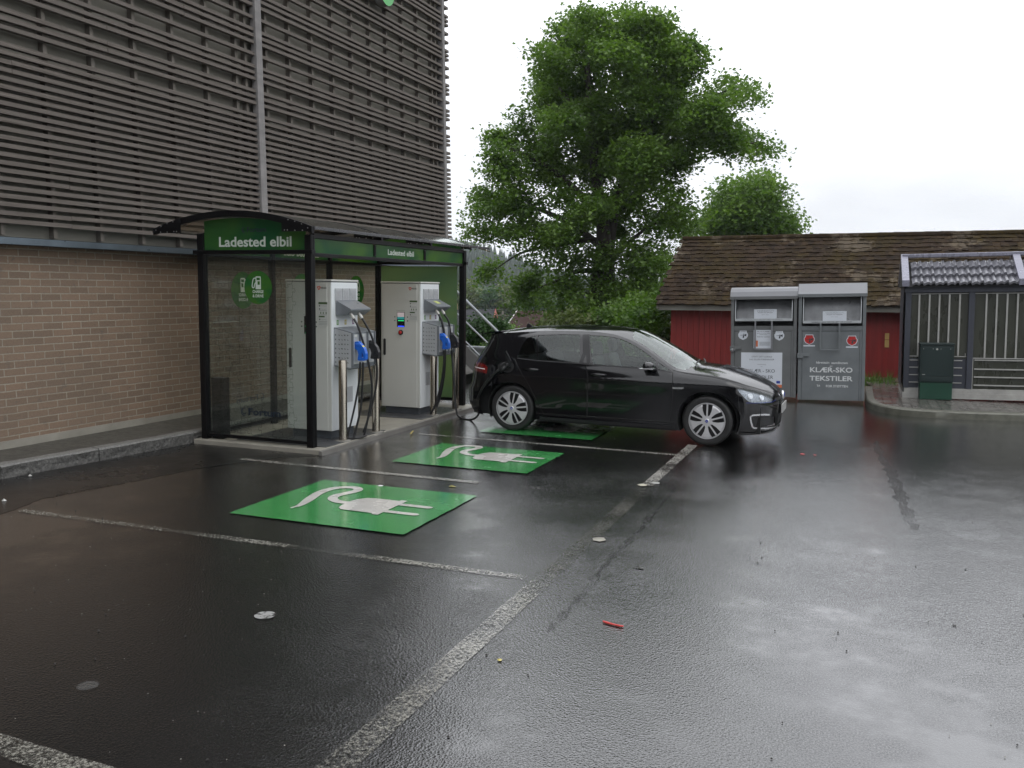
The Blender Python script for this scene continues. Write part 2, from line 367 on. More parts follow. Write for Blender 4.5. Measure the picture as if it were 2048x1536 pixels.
BODY = [(0.752, 0.52), (0.728, 0.61), (0.726, 0.78), (0.745, 0.86), (0.80, 0.925), (0.87, 0.945), (1.12, 0.945), (1.12, .975), (1.185, .975), (1.185, .435), (1.12, .435), (1.12, .468), (.80, .474)]
def ev_mark(x0, x1, y0, y1, lab):
    root = thing('charging_bay_marking', lab, 'road marking', (x0, y0, 0), group='green charging bay squares painted on the asphalt')
    w_, d_ = x1 - x0, y1 - y0; n = 20; rim = []
    for (ax, ay), (bx, by) in (((0, 0), (w_, 0)), ((w_, 0), (w_, d_)), ((w_, d_), (0, d_)), ((0, d_), (0, 0))):
        for i in range(n): rim.append((ax + (bx - ax) * i / n + random.uniform(-.004, .004), ay + (by - ay) * i / n + random.uniform(-.004, .004), .010))
    mb = MB(); mb.add(rim + [(w_ / 2, d_ / 2, .010)], [(i, (i + 1) % len(rim), len(rim)) for i in range(len(rim))]); mb.build('green_square', M['green_paint'], root)
    mb = MB(); P = bez([(x, y, 0) for x, y in CAB], 5); vs = []; k = len(P)
    for i, p in enumerate(P):
        t = P[min(i + 1, k - 1)] - P[max(i - 1, 0)]; t /= np.linalg.norm(t); nr = np.array([-t[1], t[0], 0])
        f = i / (k - 1); wd = .012 + .036 * min(1, f / .18) if f < .18 else .048 - .004 * f
        for s_ in (-1, 1): q = p + nr * s_ * wd; vs.append((q[0], q[1], .0145))
    mb.add(vs, [(2 * i, 2 * i + 1, 2 * i + 3, 2 * i + 2)[::-1] for i in range(k - 1)])
    mb.add([(x, y, .0155) for x, y in BODY], [list(range(len(BODY)))[::-1]])
    for yy in (.835, .572): mb.add([(1.18, yy - .036, .0150), (1.47, yy - .036, .0150), (1.50, yy - .015, .015), (1.50, yy + .02, .015), (1.47, yy + .036, .0150), (1.18, yy + .036, .0150)], [list(range(6))])
    mb.build('plug_symbol', M['white_paint'], root)
ev_mark(-4.90, -3.235, 6.05, 7.49, 'nearest green square with white plug symbol on the asphalt')
ev_mark(-4.76, -3.165, 8.62, 9.90, 'green square with plug symbol between the nearest one and the car')
ev_mark(-4.72, -3.134, 10.93, 12.25, 'green square with plug symbol mostly hidden under the black car')
# ================================================================== BUILDING
def wood_mat(name, c1, c2, scale, rough=.7):
    mt, nt, b, o = newmat(name); g = G(nt); v = g.coord(scale)
    n1 = g.noise(2.5, 6, .7, v); n2 = g.noise(.9, 3, .5, g.coord((.35, .35, 9)))
    c = g.mix(g.rng(n1, .3, .7, 0, 1), c1, c2); c = g.mix(g.rng(n2, .35, .65, 0, 1), c, tuple(k * .62 for k in c2), 'MIX')
    g.link(c, b.inputs['Base Color']); b.inputs['Roughness'].default_value = rough; b.inputs['Specular IOR Level'].default_value = .2
    g.link(g.bump(n1, .4, .004), b.inputs['Normal']); return mt
M['slat'] = wood_mat('weathered_slat', (.045, .037, .031), (.170, .148, .130), (9, .8, 30))
M['batten'] = wood_mat('batten_wood', (.12, .105, .09), (.20, .18, .155), (20, 20, 1.5))
M['trim'] = wood_mat('weathered_board', (.15, .14, .135), (.26, .25, .245), (20, 20, 1.2))
M['sheath'] = pm('render_board', (.165, .158, .132), .9, var=.12, vs=1.2, bump=.3, bs=160, bd=.003)
M['flash'] = pm('steel_flashing', (.10, .125, .145), .35, .6, var=.12, vs=4)
def brick_mat():
    mt, nt, b, o = newmat('brick'); g = G(nt); v = g.coord((1, 1, 1), 'yzx')
    dn = g.n('ShaderNodeTexNoise'); dn.inputs['Scale'].default_value = 9; g.link(v, dn.inputs['Vector'])
    ad = g.n('ShaderNodeVectorMath', operation='MULTIPLY_ADD'); g.link(dn.outputs[1], ad.inputs[0]); ad.inputs[1].default_value = (.014, .010, 0); g.link(v, ad.inputs[2])
    br = g.n('ShaderNodeTexBrick'); g.link(ad.outputs[0], br.inputs['Vector'])
    br.inputs['Scale'].default_value = 1; br.inputs['Brick Width'].default_value = .258; br.inputs['Row Height'].default_value = .0805
    br.inputs['Mortar Size'].default_value = .0075; br.inputs['Mortar Smooth'].default_value = .25; br.inputs['Bias'].default_value = -.35
    br.inputs['Color1'].default_value = (.215, .145, .098, 1); br.inputs['Color2'].default_value = (.130, .094, .066, 1); br.inputs['Mortar'].default_value = (.30, .268, .21, 1)
    c = g.mix(g.rng(g.noise(1.1, 4, .6, v), .35, .65, 0, .45), br.outputs[0], (.14, .108, .078))
    c = g.mix(g.rng(g.noise(40, 4, .6, v), .3, .7, 0, .35), c, (.09, .065, .05))
    c = g.mix(g.rng(g.noise(7, 3, .6, v), .62, .72, 0, .5), c, (.10, .085, .07))
    g.link(c, b.inputs['Base Color']); b.inputs['Roughness'].default_value = .85
    n1 = g.bump(g.math('SUBTRACT', 1.0, br.outputs['Fac']), .6, .008); g.link(g.bump(g.noise(60, 4, .7, v), .35, .004, n1), b.inputs['Normal'])
    return mt
M['brick'] = brick_mat()
# local frame: x out of the wall (towards the car park), y along it, z up
BL = thing('building', 'large building with brick base and weathered timber slat facade', 'building', (-8.452, 8.861, .12), (0, rad(-1.4), rad(-1.0)))
S0, S1, HT = -20.0, 8.42, 10.5
MB().box(-.25, 0, S0, S1, .10, 2.205).build('brick_wall', M['brick'], BL)
mb = MB(); mb.box(-.25, .012, S0, -.02, -.3, .11); mb.box(-.25, .006, -.02, S1, -.3, .02); mb.box(-.25, -.0, -.02, S1, .02, .10); mb.build('foundation', M['concrete'], BL)
mb = MB(); mb.prism([(-.24, .01), (.19, -.012), (.195, -.085), (.18, -.085), (.176, -.03), (-.24, -.02)], (0, S0, 2.285), (1, 0, 0), (0, 0, 1), (0, S1 - S0 + .05, 0)); mb.build('flashing', M['flash'], BL)
mb = MB(); mb.box(-.2, .03, S0, S1 + .018, 2.29, HT); mb.build('sheathing', M['sheath'], BL)
MB().box(-9, -.26, S0, S1 + .015, -.3, HT - .1).build('rear_block', M['sheath'], BL)
MB().box(-9.1, .2, S0, S1 + .05, HT, HT + .2).build('roof', M['flash'], BL)
P_ = .0868
DT = 4.29
levels = [2.44 + .02 * 0 + i * P_ for i in range(int((DT - 2.44) / P_) + 1)]; top = levels[-1]
offs = [2, 3, 4, 6, 7, 8, 10, 12, 13, 14, 16, 18, 19, 20, 22, 24, 26, 27, 28, 30, 32, 34, 35, 36, 38, 40, 42, 44, 45, 46, 48, 50, 52, 54, 55, 56, 58, 60, 62, 64, 66, 68, 69, 70]
levels += [top + k * P_ for k in offs]
studs = [-1.93 + .652 * i for i in range(-28, 6)] + [1.93, 2.14] + [2.48, 2.62] + [3.2 + .60 * i for i in range(9)] + [8.18]
mb = MB()
for h in levels:
    for a, b in ((S0, 2.255), (2.405, S1 - .09)):
        y = a; joint = random.choice((3.9, 4.55, 5.2))
        while y < b:
            e = min(b, y + joint); dz = random.uniform(-.004, .004); dx = random.uniform(-.003, .003); joint = random.choice((3.26, 3.91, 4.56))
            mb.box(.105 + dx, .172 + dx, y + .002, e - .002, h - .0225 + dz, h + .0225 + dz); y = e
mb.build('timber_slats', M['slat'], BL, bevel=0)
mb = MB()
for s_ in studs:
    if 2.25 < s_ < 2.41: continue
    mb.box(.0305, .104, s_ - .024, s_ + .024, 2.30, HT - .05)
mb.build('battens', M['batten'], BL)
mb = MB(); mb.box(.10, .20, 2.262, 2.398, 2.36, HT - .05); mb.build('cover_board', M['trim'], BL, bevel=.004)
mb = MB(); mb.box(.06, .19, S1 - .085, S1 + .015, 2.30, HT - .05); mb.build('corner_board', M['trim'], BL, bevel=.004)
mb = MB()
for h in levels: mb.box(-9, .185, S1 + .02, S1 + .20, h - .024, h + .024)
mb.build('gable_slats', M['slat'], BL)
# green sign letters high on the facade
SG = thing('facade_sign', 'green raised sign letters at the top edge of the slatted facade', 'sign', (-8.452, 8.861, .12), (0, rad(-1.4), rad(-1.0)))
gm = pm('sign_green', (.06, .34, .085), .35, var=.05); gs = pm('sign_return', (.16, .16, .15), .5)
for nm, cy, cz, r_, hole in (('letter', 5.80, 7.09, .27, .035), ('letter', 5.30, 7.25, .24, .04)):
    mb = MB(); n = 40
    outr = [(cy + r_ * cos(2 * pi * i / n), cz + r_ * 1.08 * sin(2 * pi * i / n)) for i in range(n)]; inr = [(cy + hole * cos(2 * pi * i / n), cz + hole * 1.3 * sin(2 * pi * i / n)) for i in range(n)]
    vs = [(x, p, q) for x in (.36, .20) for ring in (outr, inr) for p, q in ring]
    mb.add(vs, [(i, (i + 1) % n, n + (i + 1) % n, n + i) for i in range(n)]); mb.mi = 1
    mb.add(vs, [(i, 2 * n + i, 2 * n + (i + 1) % n, (i + 1) % n) for i in range(n)] + [(n + i, n + (i + 1) % n, 3 * n + (i + 1) % n, 3 * n + i) for i in range(n)])
    mb.build(nm, [gm, gs], SG)
# ================================================================== CHARGING SHELTER
M['black'] = pm('black_powder_coat', (.003, .003, .0035), .38, var=.2, vs=4, spec=.25)
M['glass'] = thin_glass('shelter_glass', (.875, .90, .885), .01, 1.5, streak=.02)
M['white_print'] = pm('white_print', (.46, .52, .46), .5, var=.04)
M['navy_print'] = pm('navy_print', (.004, .012, .025), .4, var=.04)
M['bolt'] = pm('steel_bolt', (.45, .45, .45), .3, .9, var=.05)
def print_green(name, a, b, sc_=.9, rough=.25, trans=0):
    mt, nt, bb, o = newmat(name); g = G(nt); v = g.coord((1, 1, 1.6))
    n1 = g.noise(sc_, 2, .45, v, .6); c = g.mix(g.rng(n1, .35, .66, 0, 1), a, b)
    g.link(c, bb.inputs['Base Color']); bb.inputs['Roughness'].default_value = rough
    if trans:
        tl = g.n('ShaderNodeBsdfTranslucent'); g.link(c, tl.inputs[0]); ms = g.n('ShaderNodeMixShader'); ms.inputs[0].default_value = trans
        g.link(bb.outputs[0], ms.inputs[1]); g.link(tl.outputs[0], ms.inputs[2]); g.link(ms.outputs[0], o.inputs[0])
    return mt
M['gprint'] = print_green('green_fascia_print', (.014, .085, .030), (.065, .17, .022), 1.3, trans=.3)
M['gglass'] = print_green('green_glass_print', (.20, .34, .22), (.33, .42, .19), .75, trans=.65)
M['sticker'] = print_green('green_sticker', (.008, .085, .018), (.035, .11, .010), 4)
SX, SY = -6.6, 10.9
SH = thing('charging_shelter', 'black framed charging shelter with curved roof and green fascia panels', 'shelter', (SX, SY, .055))
SO = (SX, SY, .055)
XF_, XB, YN, YF = -5.885, -7.40, 8.76, 12.98
ZT = 2.30
def post(x, y, z0, z1, w_=.085, nm='post'):
    mb = MB(); h = w_ / 2
    mb.box(x - h, x + h, y - h, y + h, z0, z1)
    for s_ in (-1, 1):   # ribbed extrusion
        mb.box(x + s_ * h - .003, x + s_ * h + .003, y - h * .55, y - h * .3, z0 + .01, z1 - .01)
        mb.box(x + s_ * h - .003, x + s_ * h + .003, y + h * .3, y + h * .55, z0 + .01, z1 - .01)
        mb.box(x - h * .5, x + h * .5, y + s_ * h - .003, y + s_ * h + .003, z0 + .01, z1 - .01)
    return mb.build(nm, M['black'], SH, SO, bevel=.003)
zr = {XF_: 2.505, XB: 2.53}
for x in (XF_, XB):
    post(x, YN, .0, zr[x]); post(x, YF, .055, zr[x])
post(XB, 10.12, .055, 2.5, .07); post(XB, 11.52, .055, 2.5, .07)
post(XF_, 10.20, ZT + .02, 2.46, .05, 'fascia_post'); post(XF_, 11.62, ZT + .02, 2.46, .05, 'fascia_post')
def rail(nm, x0, x1, y0, y1, z0, z1): return MB().box(x0, x1, y0, y1, z0, z1).build(nm, M['black'], SH, SO, bevel=.003)
rail('end_rail', XB - .10, XF_ + .06, YN - .052, YN + .03, 2.288, 2.335); rail('bottom_rail', XB + .044, XF_ - .044, YN - .025, YN + .02, .085, .125)
rail('end_rail', XB - .05, XF_ + .07, YF - .035, YF + .045, 2.288, 2.335); rail('bottom_rail', XB + .044, XF_ - .044, YF - .02, YF + .025, .12, .17)
for x in (XB, XF_):
    rail('side_rail', x - .028, x + .028, YN + .044, YF - .044, 2.262, 2.305)
    rail('eave_beam', x - .032, x + .032, YN + .044, YF - .044, 2.47 if x == XF_ else 2.49, 2.525 if x == XF_ else 2.545)
rail('bottom_rail', XB - .02, XB + .02, YN + .044, YF - .044, .10, .14)
# curved roof
RC, RW, RH = -6.885, 1.125, .200
def arc(x): return 2.572 + RH * (1 - ((x - RC) / RW) ** 2)
n = 20; ax = [RC - RW + 2 * RW * i / n for i in range(n + 1)]
M['roofs'] = thin_glass('bronze_polycarbonate', (.72, .66, .58), .10, 1.6, streak=.02)
M['roofu'] = thin_glass('bronze_polycarbonate_inner', (.92, .88, .82), .15, 1.4)
mb = MB(); yy0, yy1 = 8.66, 13.80
ysr = [yy0 + (yy1 - yy0) * j / 8 for j in range(9)]
vs = [(x, y, arc(x) + .012 - (.10 * ((y - 13.2) / .6) ** 2 * .5 if y > 13.2 else 0)) for y in ysr for x in ax] + [(x, y, arc(x) - .010 - (.05 * ((y - 13.2) / .6) ** 2 if y > 13.2 else 0)) for y in ysr for x in ax]
o_ = len(ysr) * (n + 1)
mb.add(vs, [(j * (n + 1) + i, j * (n + 1) + i + 1, (j + 1) * (n + 1) + i + 1, (j + 1) * (n + 1) + i) for j in range(8) for i in range(n)])
mb.add([vs[j * (n + 1) + i] for j in range(9) for i in (0,)] + [vs[o_ + j * (n + 1)] for j in range(9)], [(j, j + 1, 10 + j, 9 + j) for j in range(8)])
mb.add([vs[j * (n + 1) + n] for j in range(9)] + [vs[o_ + j * (n + 1) + n] for j in range(9)], [(j + 1, j, 9 + j, 10 + j) for j in range(8)])
mb.add(vs[:n + 1] + vs[o_:o_ + n + 1], [(i + 1, i, n + 1 + i, n + 2 + i) for i in range(n)]); k_ = 8 * (n + 1)
mb.add(vs[k_:k_ + n + 1] + vs[o_ + k_:o_ + k_ + n + 1], [(i, i + 1, n + 2 + i, n + 1 + i) for i in range(n)])
mb.mi = 1; mb.add(vs[o_:], [(j * (n + 1) + i, (j + 1) * (n + 1) + i, (j + 1) * (n + 1) + i + 1, j * (n + 1) + i + 1) for j in range(8) for i in range(n)])
mb.build('curved_roof', [M['roofs'], M['roofu']], SH, SO, smooth=True, angle=40)
M['edge'] = pm('alu_edge', (.10, .10, .105), .25, .7, var=.1)
for s_, x in ((-1, RC - RW), (1, RC + RW)):
    MB().box(x - .012, x + .012, yy0, 13.74, 2.555, 2.592).build('roof_edge_trim', M['edge'], SH, SO, bevel=.003)
def rib(y):
    a_ = [(x, arc(x) + .016) for x in ax]; b_ = [(x, arc(x) - .058) for x in ax[::-1]]
    mb = MB(); q = a_ + b_
    vs = [(x, y + d, z) for d in (0, .045) for x, z in q]; K = len(q)
    for i in range(n):
        j = K - 1 - i
        mb.add([vs[i], vs[i + 1], vs[j - 1], vs[j]], [(0, 1, 2, 3)]); mb.add([vs[K + i], vs[K + i + 1], vs[K + j - 1], vs[K + j]], [(3, 2, 1, 0)])
    mb.add(vs, [(i, (i + 1) % K, K + (i + 1) % K, K + i)[::-1] for i in range(K)])
    # bolted gusset plates over both eaves
    for s_ in (-1, 1):
        tip = RC + s_ * RW; inn = RC + s_ * (RW - .40 if s_ > 0 else RW - .42)
        g_ = [(tip, arc(tip) + .012), (inn, arc(inn) + .0), (inn, 2.535), (tip, 2.535)]
        mb.prism(g_, (0, y - .006, 0), (1, 0, 0), (0, 0, 1), (0, .006, 0))
    r_ = mb.build('roof_rib', M['black'], SH, SO)
    for s_ in (-1, 1):
        tip = RC + s_ * RW
        for u, z in ((.05, .0), (.13, .045), (.22, .075), (.31, .095), (.12, -.025), (.22, -.025), (.32, -.02), (.36, -.02)):
            bp_ = (tip - s_ * u - SO[0], y - .006 - SO[1], 2.572 + z - SO[2])
            if 'bolt_' not in M: c_ = MB().lathe([(0, -.006), (.0065, -.004), (.0065, 0), (0, 0)], (0, 0, 0), (0, 1, 0), 8).build('bolt', M['bolt'], r_); M['bolt_'] = c_
            else: c_ = M['bolt_'].copy(); COL.objects.link(c_); c_.parent = r_
            c_.location = bp_
    return r_
for y in (8.62, 10.18, 11.60, 13.0): rib(y)
# fascia panels with lettering
def fort_logo(mb, o, a, b, s):
    """small swirl ball of crescents"""
    for k, (r0, th, a0, a1) in enumerate(((.5, .17, 60, 300), (.28, .12, 100, 380))):
        n = 16; vs = []
        for i in range(n + 1):
            t = rad(a0 + (a1 - a0) * i / n); w_ = th * sin(pi * (i + .6) / (n + 1.2))
            for q in (r0, r0 - w_): vs.append(tuple(np.array(o) + np.array(a) * s * q * cos(t) + np.array(b) * s * q * sin(t)))
        mb.add(vs, [(2 * i, 2 * i + 1, 2 * i + 3, 2 * i + 2) for i in range(n)])
def end_panel(y, sgn):
    px = [XB + .045 + (XF_ - XB - .09) * i / 14 for i in range(15)]
    poly = [(px[0], 2.337), (px[-1], 2.337)] + [(x, arc(x) - .062) for x in px[::-1]]
    mb = MB(); mb.prism(poly, (0, y, 0), (1, 0, 0), (0, 0, 1), (0, .006, 0)); return mb.build('fascia_panel', M['gprint'], SH, SO)
ep = end_panel(YN - .012, -1)
mb = MB(); yq = YN - .0145 - SO[1] + SO[1]
cx = -6.63
mb.text('Ladested elbil', (cx, yq, 2.378), (1, 0, 0), (0, 0, 1), .115, 1.02, bold=.022)
t_ = mb.build('lettering', M['white_print'], ep, (0, 0, 0)); t_.location = (-SO[0], -SO[1], -SO[2])
mb = MB(); mb.text('Fortum', (-6.60, yq, 2.545), (1, 0, 0), (0, 0, 1), .058, .27, bold=.018); fort_logo(mb, (-6.775, yq, 2.567), (1, 0, 0), (0, 0, 1), .07)
t_ = mb.build('lettering', M['navy_print'], ep); t_.location = (-SO[0], -SO[1], -SO[2])
end_panel(YF + .005, 1)
bays = ((YN + .045, 10.172), (10.228, 11.592), (11.648, YF - .045))
for i, (a, b) in enumerate(bays):
    fp = MB().box(XF_ + .004, XF_ + .010, a, b, 2.306, 2.469).build('fascia_panel', M['gprint'], SH, SO)
    if i == 1:
        mb = MB(); mb.text('Ladested elbil', (XF_ + .0125, 10.92, 2.352), (0, 1, 0), (0, 0, 1), .072, .74, bold=.02)
        t_ = mb.build('lettering', M['white_print'], fp); t_.location = (-SO[0], -SO[1], -SO[2])
bb_ = ((YN + .045, 10.08), (10.16, 11.48), (11.56, YF - .045))
for i, (a, b) in enumerate(bb_):
    fp = MB().box(XB - .008, XB - .002, a, b, 2.306, 2.489).build('fascia_panel', M['gprint'], SH, SO)
    if i == 1:
        mb = MB(); mb.text('Ladested elbil', (XB + .001, 10.82, 2.34), (0, -1, 0), (0, 0, 1), .085, .85, bold=.02)
        t_ = mb.build('lettering', M['white_print'], fp); t_.location = (-SO[0], -SO[1], -SO[2])
# glass
def pane(x0, x1, y0, y1, z0, z1, mat='glass'):
    return MB().box(x0, x1, y0, y1, z0, z1).build('glass_pane', M[mat], SH, SO)
def pump(o, a, b, parent, r, mirror=False):
    o, a, b = (np.array(t, float) for t in (o, a, b)); nrm = np.cross(a, b); nrm /= np.linalg.norm(nrm)
    mb = MB(); mb.flat(circ(r, 40), o, a, b); st = mb.build('sticker', M['sticker'], parent); st.location = (-SO[0], -SO[1], -SO[2])
    mb = MB(); a2 = a if not mirror else a; oo = o + nrm * (.0015 if not mirror else .0015)
    k = r / .21
    if mirror: a2 = -a
    def P(l): return [(p * k, q * k) for p, q in l]
    oo2 = oo
    # pump body (outline with window and plug), hose, text
    body = [(-.035, -.02), (.045, -.02), (.045, .13), (.035, .14), (-.025, .14), (-.035, .13)]
    for poly in ([(-.035, -.02), (.045, -.02), (.045, .035), (-.035, .035)], [(-.035, .035), (-.005, .035), (-.005, .08), (-.035, .08)], [(.03, .035), (.045, .035), (.045, .08), (.03, .08)],
                 [(-.035, .08), (.045, .08), (.045, .092), (-.035, .092)], [(-.035, .092), (-.02, .092), (-.02, .125), (-.035, .125)], [(.032, .092), (.045, .092), (.045, .125), (.032, .125)], [(-.035, .125), (.045, .125), (.04, .14), (-.03, .14)]):
        mb.flat(P(poly), oo2, a2, b)
    hp = bez([(-.035, .118), (-.06, .115), (-.075, .09), (-.088, .02), (-.075, -.002), (-.058, .005), (-.05, .04), (-.034, .062)], 4)
    vs = []
    for i, p in enumerate(hp):
        t = hp[min(i + 1, len(hp) - 1)] - hp[max(i - 1, 0)]; t = t / np.linalg.norm(t); nn = np.array([-t[1], t[0]])
        for s_ in (-1, 1):
            q = (p + nn * .0065 * s_) * k; vs.append(tuple(oo2 + a2 * q[0] + b * q[1]))
    mb.add(vs, [(2 * i, 2 * i + 1, 2 * i + 3, 2 * i + 2) for i in range(len(hp) - 1)])
    mb.text('CHARGE', oo2 - b * .068 * k, a2, b, .036 * k, .165 * k, bold=.025); mb.text('& DRIVE', oo2 - b * .122 * k, a2, b, .036 * k, .165 * k, bold=.025)
    t_ = mb.build('lettering', M['white_print'], st)
M['etch'] = thin_glass('etched_line', (.45, .5, .47), .3)
gp = pane(XB + .05, XF_ - .05, YN - .004, YN + .004, .125, 2.288)
pump((-6.60, YN - .006, 1.90), (1, 0, 0), (0, 0, 1), gp, .195)
mb = MB(); mb.text('Fortum', (-6.54, YN - .006, .385), (1, 0, 0), (0, 0, 1), .085, .46, bold=.03); fort_logo(mb, (-6.83, YN - .006, .415), (1, 0, 0), (0, 0, 1), .10)
t_ = mb.build('lettering', M['navy_print'], gp); t_.location = (-SO[0], -SO[1], -SO[2])
jg = MB(); rj = random.Random(8); cell = .15; nxj, nzj = 9, 14     # jigsaw pattern etched in the pane
def jig(a, b):
    a, b = np.array(a), np.array(b); t = b - a; n = np.array([-t[1], t[0]]) * rj.choice((-1, 1)); q = [(0, 0), (.2, .06), (.38, .03), (.40, .12), (.33, .22), (.42, .31), (.58, .31), (.67, .22), (.60, .12), (.62, .03), (.8, .06), (1, 0)]
    P = [a + t * u + n * v * rj.uniform(.8, 1.1) for u, v in q]; vs = []
    for i, p in enumerate(P):
        d = P[min(i + 1, 11)] - P[max(i - 1, 0)]; d = d / np.linalg.norm(d); m_ = np.array([-d[1], d[0]]) * .0022
        for s_ in (-1, 1): vs.append((p[0] + m_[0] * s_, YN - .0055, p[1] + m_[1] * s_))
    jg.add(vs, [(2 * i, 2 * i + 1, 2 * i + 3, 2 * i + 2) for i in range(11)])
for i in range(nxj):
    for k in range(nzj):
        x, z = XB + .07 + i * cell, .15 + k * cell
        if i < nxj - 1: jig((x, z), (x + cell, z))
        if k < nzj - 1: jig((x, z), (x, z + cell))
t2_ = jg.build('jigsaw_pattern', M['etch'], gp); t2_.location = (-SO[0], -SO[1], -SO[2])
for i, (a, b) in enumerate(((YN + .05, 10.08), (10.16, 11.48), (11.56, YF - .05))):
    gq = pane(XB - .004, XB + .004, a, b, .14, 2.262); yc = (9.50, 10.80, 12.27)[i]
    pump((XB + .006, yc, 1.86), (0, 1, 0), (0, 0, 1), gq, .235, True)
    if i == 0:
        mb = MB(); mb.text('Fortum', (XB + .006, 9.55, .42), (0, -1, 0), (0, 0, 1), .075, .44, bold=.015); fort_logo(mb, (XB + .006, 9.85, .45), (0, -1, 0), (0, 0, 1), .10)
        t_ = mb.build('lettering', M['navy_print'], gq); t_.location = (-SO[0], -SO[1], -SO[2])
pane(XB + .05, XF_ - .10, YF + .0, YF + .008, .17, 2.262, 'gglass')
pane(XF_ - .10, XF_ - .05, YF + .0, YF + .008, .17, 2.262)
# dark metal box inside, by the rear post
MB().box(-7.35, -7.18, 8.80, 8.93, .055, .80).build('equipment_box', M['black'], SH, SO, bevel=.005)
# ================================================================== BOLLARDS
M['inox'] = pm('brushed_steel', (.44, .40, .335), .22, 1.0, var=.05, vs=3, scale=(30, 30, 1.2), rv=.03)
M['grout'] = pm('grout', (.16, .155, .14), .6, var=.3, vs=20, bump=.5)
bl0 = None
for i, (x, y, lab) in enumerate(((-5.80, 9.30, 'nearest stainless steel bollard in front of the near charging cabinet'), (-5.775, 10.05, 'stainless steel bollard right of the near charging cabinet holster'),
                                 (-5.80, 11.77, 'stainless steel bollard left in front of the far charging cabinet'), (-5.78, 12.50, 'farthest stainless steel bollard by the far shelter post'))):
    if i == 0:
        bl0 = thing('bollard', lab, 'bollard', (x, y, .055), group='steel bollards along the slab edge')
        MB().lathe([(.051, 0), (.051, .975), (.048, .985), (.03, .992), (0, .994)], (0, 0, 0), n=28).build('post', M['inox'], bl0, smooth=True)
        MB().lathe([(.10, -.03), (.098, .0085), (.085, .012), (.051, .012)], (0, 0, 0), n=20).build('grout_collar', M['grout'], bl0)
    else:
        c = copy_tree(bl0); c.location = (x, y, .055); c['label'] = lab
# ================================================================== CHARGING CABINETS
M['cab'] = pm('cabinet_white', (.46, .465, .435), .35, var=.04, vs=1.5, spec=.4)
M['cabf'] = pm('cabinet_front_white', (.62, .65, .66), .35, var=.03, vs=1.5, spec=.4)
M['plinth'] = pm('plinth_grey', (.06, .068, .078), .5, var=.2, vs=4)
M['hoodg'] = pm('hood_grey', (.16, .175, .19), .35, .2, var=.08)
M['alu'] = pm('holster_alu', (.42, .44, .46), .35, .3, var=.06)
M['rubber'] = pm('cable_rubber', (.008, .008, .0085), .38, var=.2, vs=9)
M['blue'] = pm('blue_plastic', (.010, .10, .46), .35, var=.06, spec=.5)
M['blackp'] = pm('black_plastic', (.012, .012, .013), .4, var=.1)
M['gland'] = pm('gland_grey', (.42, .41, .38), .4, var=.1)
M['redbtn'] = pm('red_button', (.42, .015, .01), .35, var=.05)
M['ventg'] = pm('vent_grey', (.36, .37, .38), .5, var=.1, vs=30)
M['scr'] = pm('screen_black', (.012, .014, .016), .12, var=.05)
M['lgreen'] = emit('screen_green', (.02, .75, .2), 1.2); M['lblue'] = emit('screen_blue', (.02, .06, .9), 1.6); M['lteal'] = emit('screen_teal', (.02, .22, .22), .5); M['lpink'] = emit('screen_pale', (.42, .36, .37), .45)
M['lab_w'] = pm('label_white', (.46, .47, .45), .45, var=.03); M['lab_g'] = pm('label_green', (.05, .09, .03), .45, var=.05); M['ink'] = pm('ink_grey', (.09, .10, .09), .5)
M['ic_g'] = pm('icon_green', (.10, .30, .06), .4); M['ic_y'] = pm('icon_yellow', (.45, .38, .05), .4); M['ic_p'] = pm('icon_purple', (.12, .015, .12), .4)
M['orange'] = pm('logo_red', (.50, .06, .03), .4)
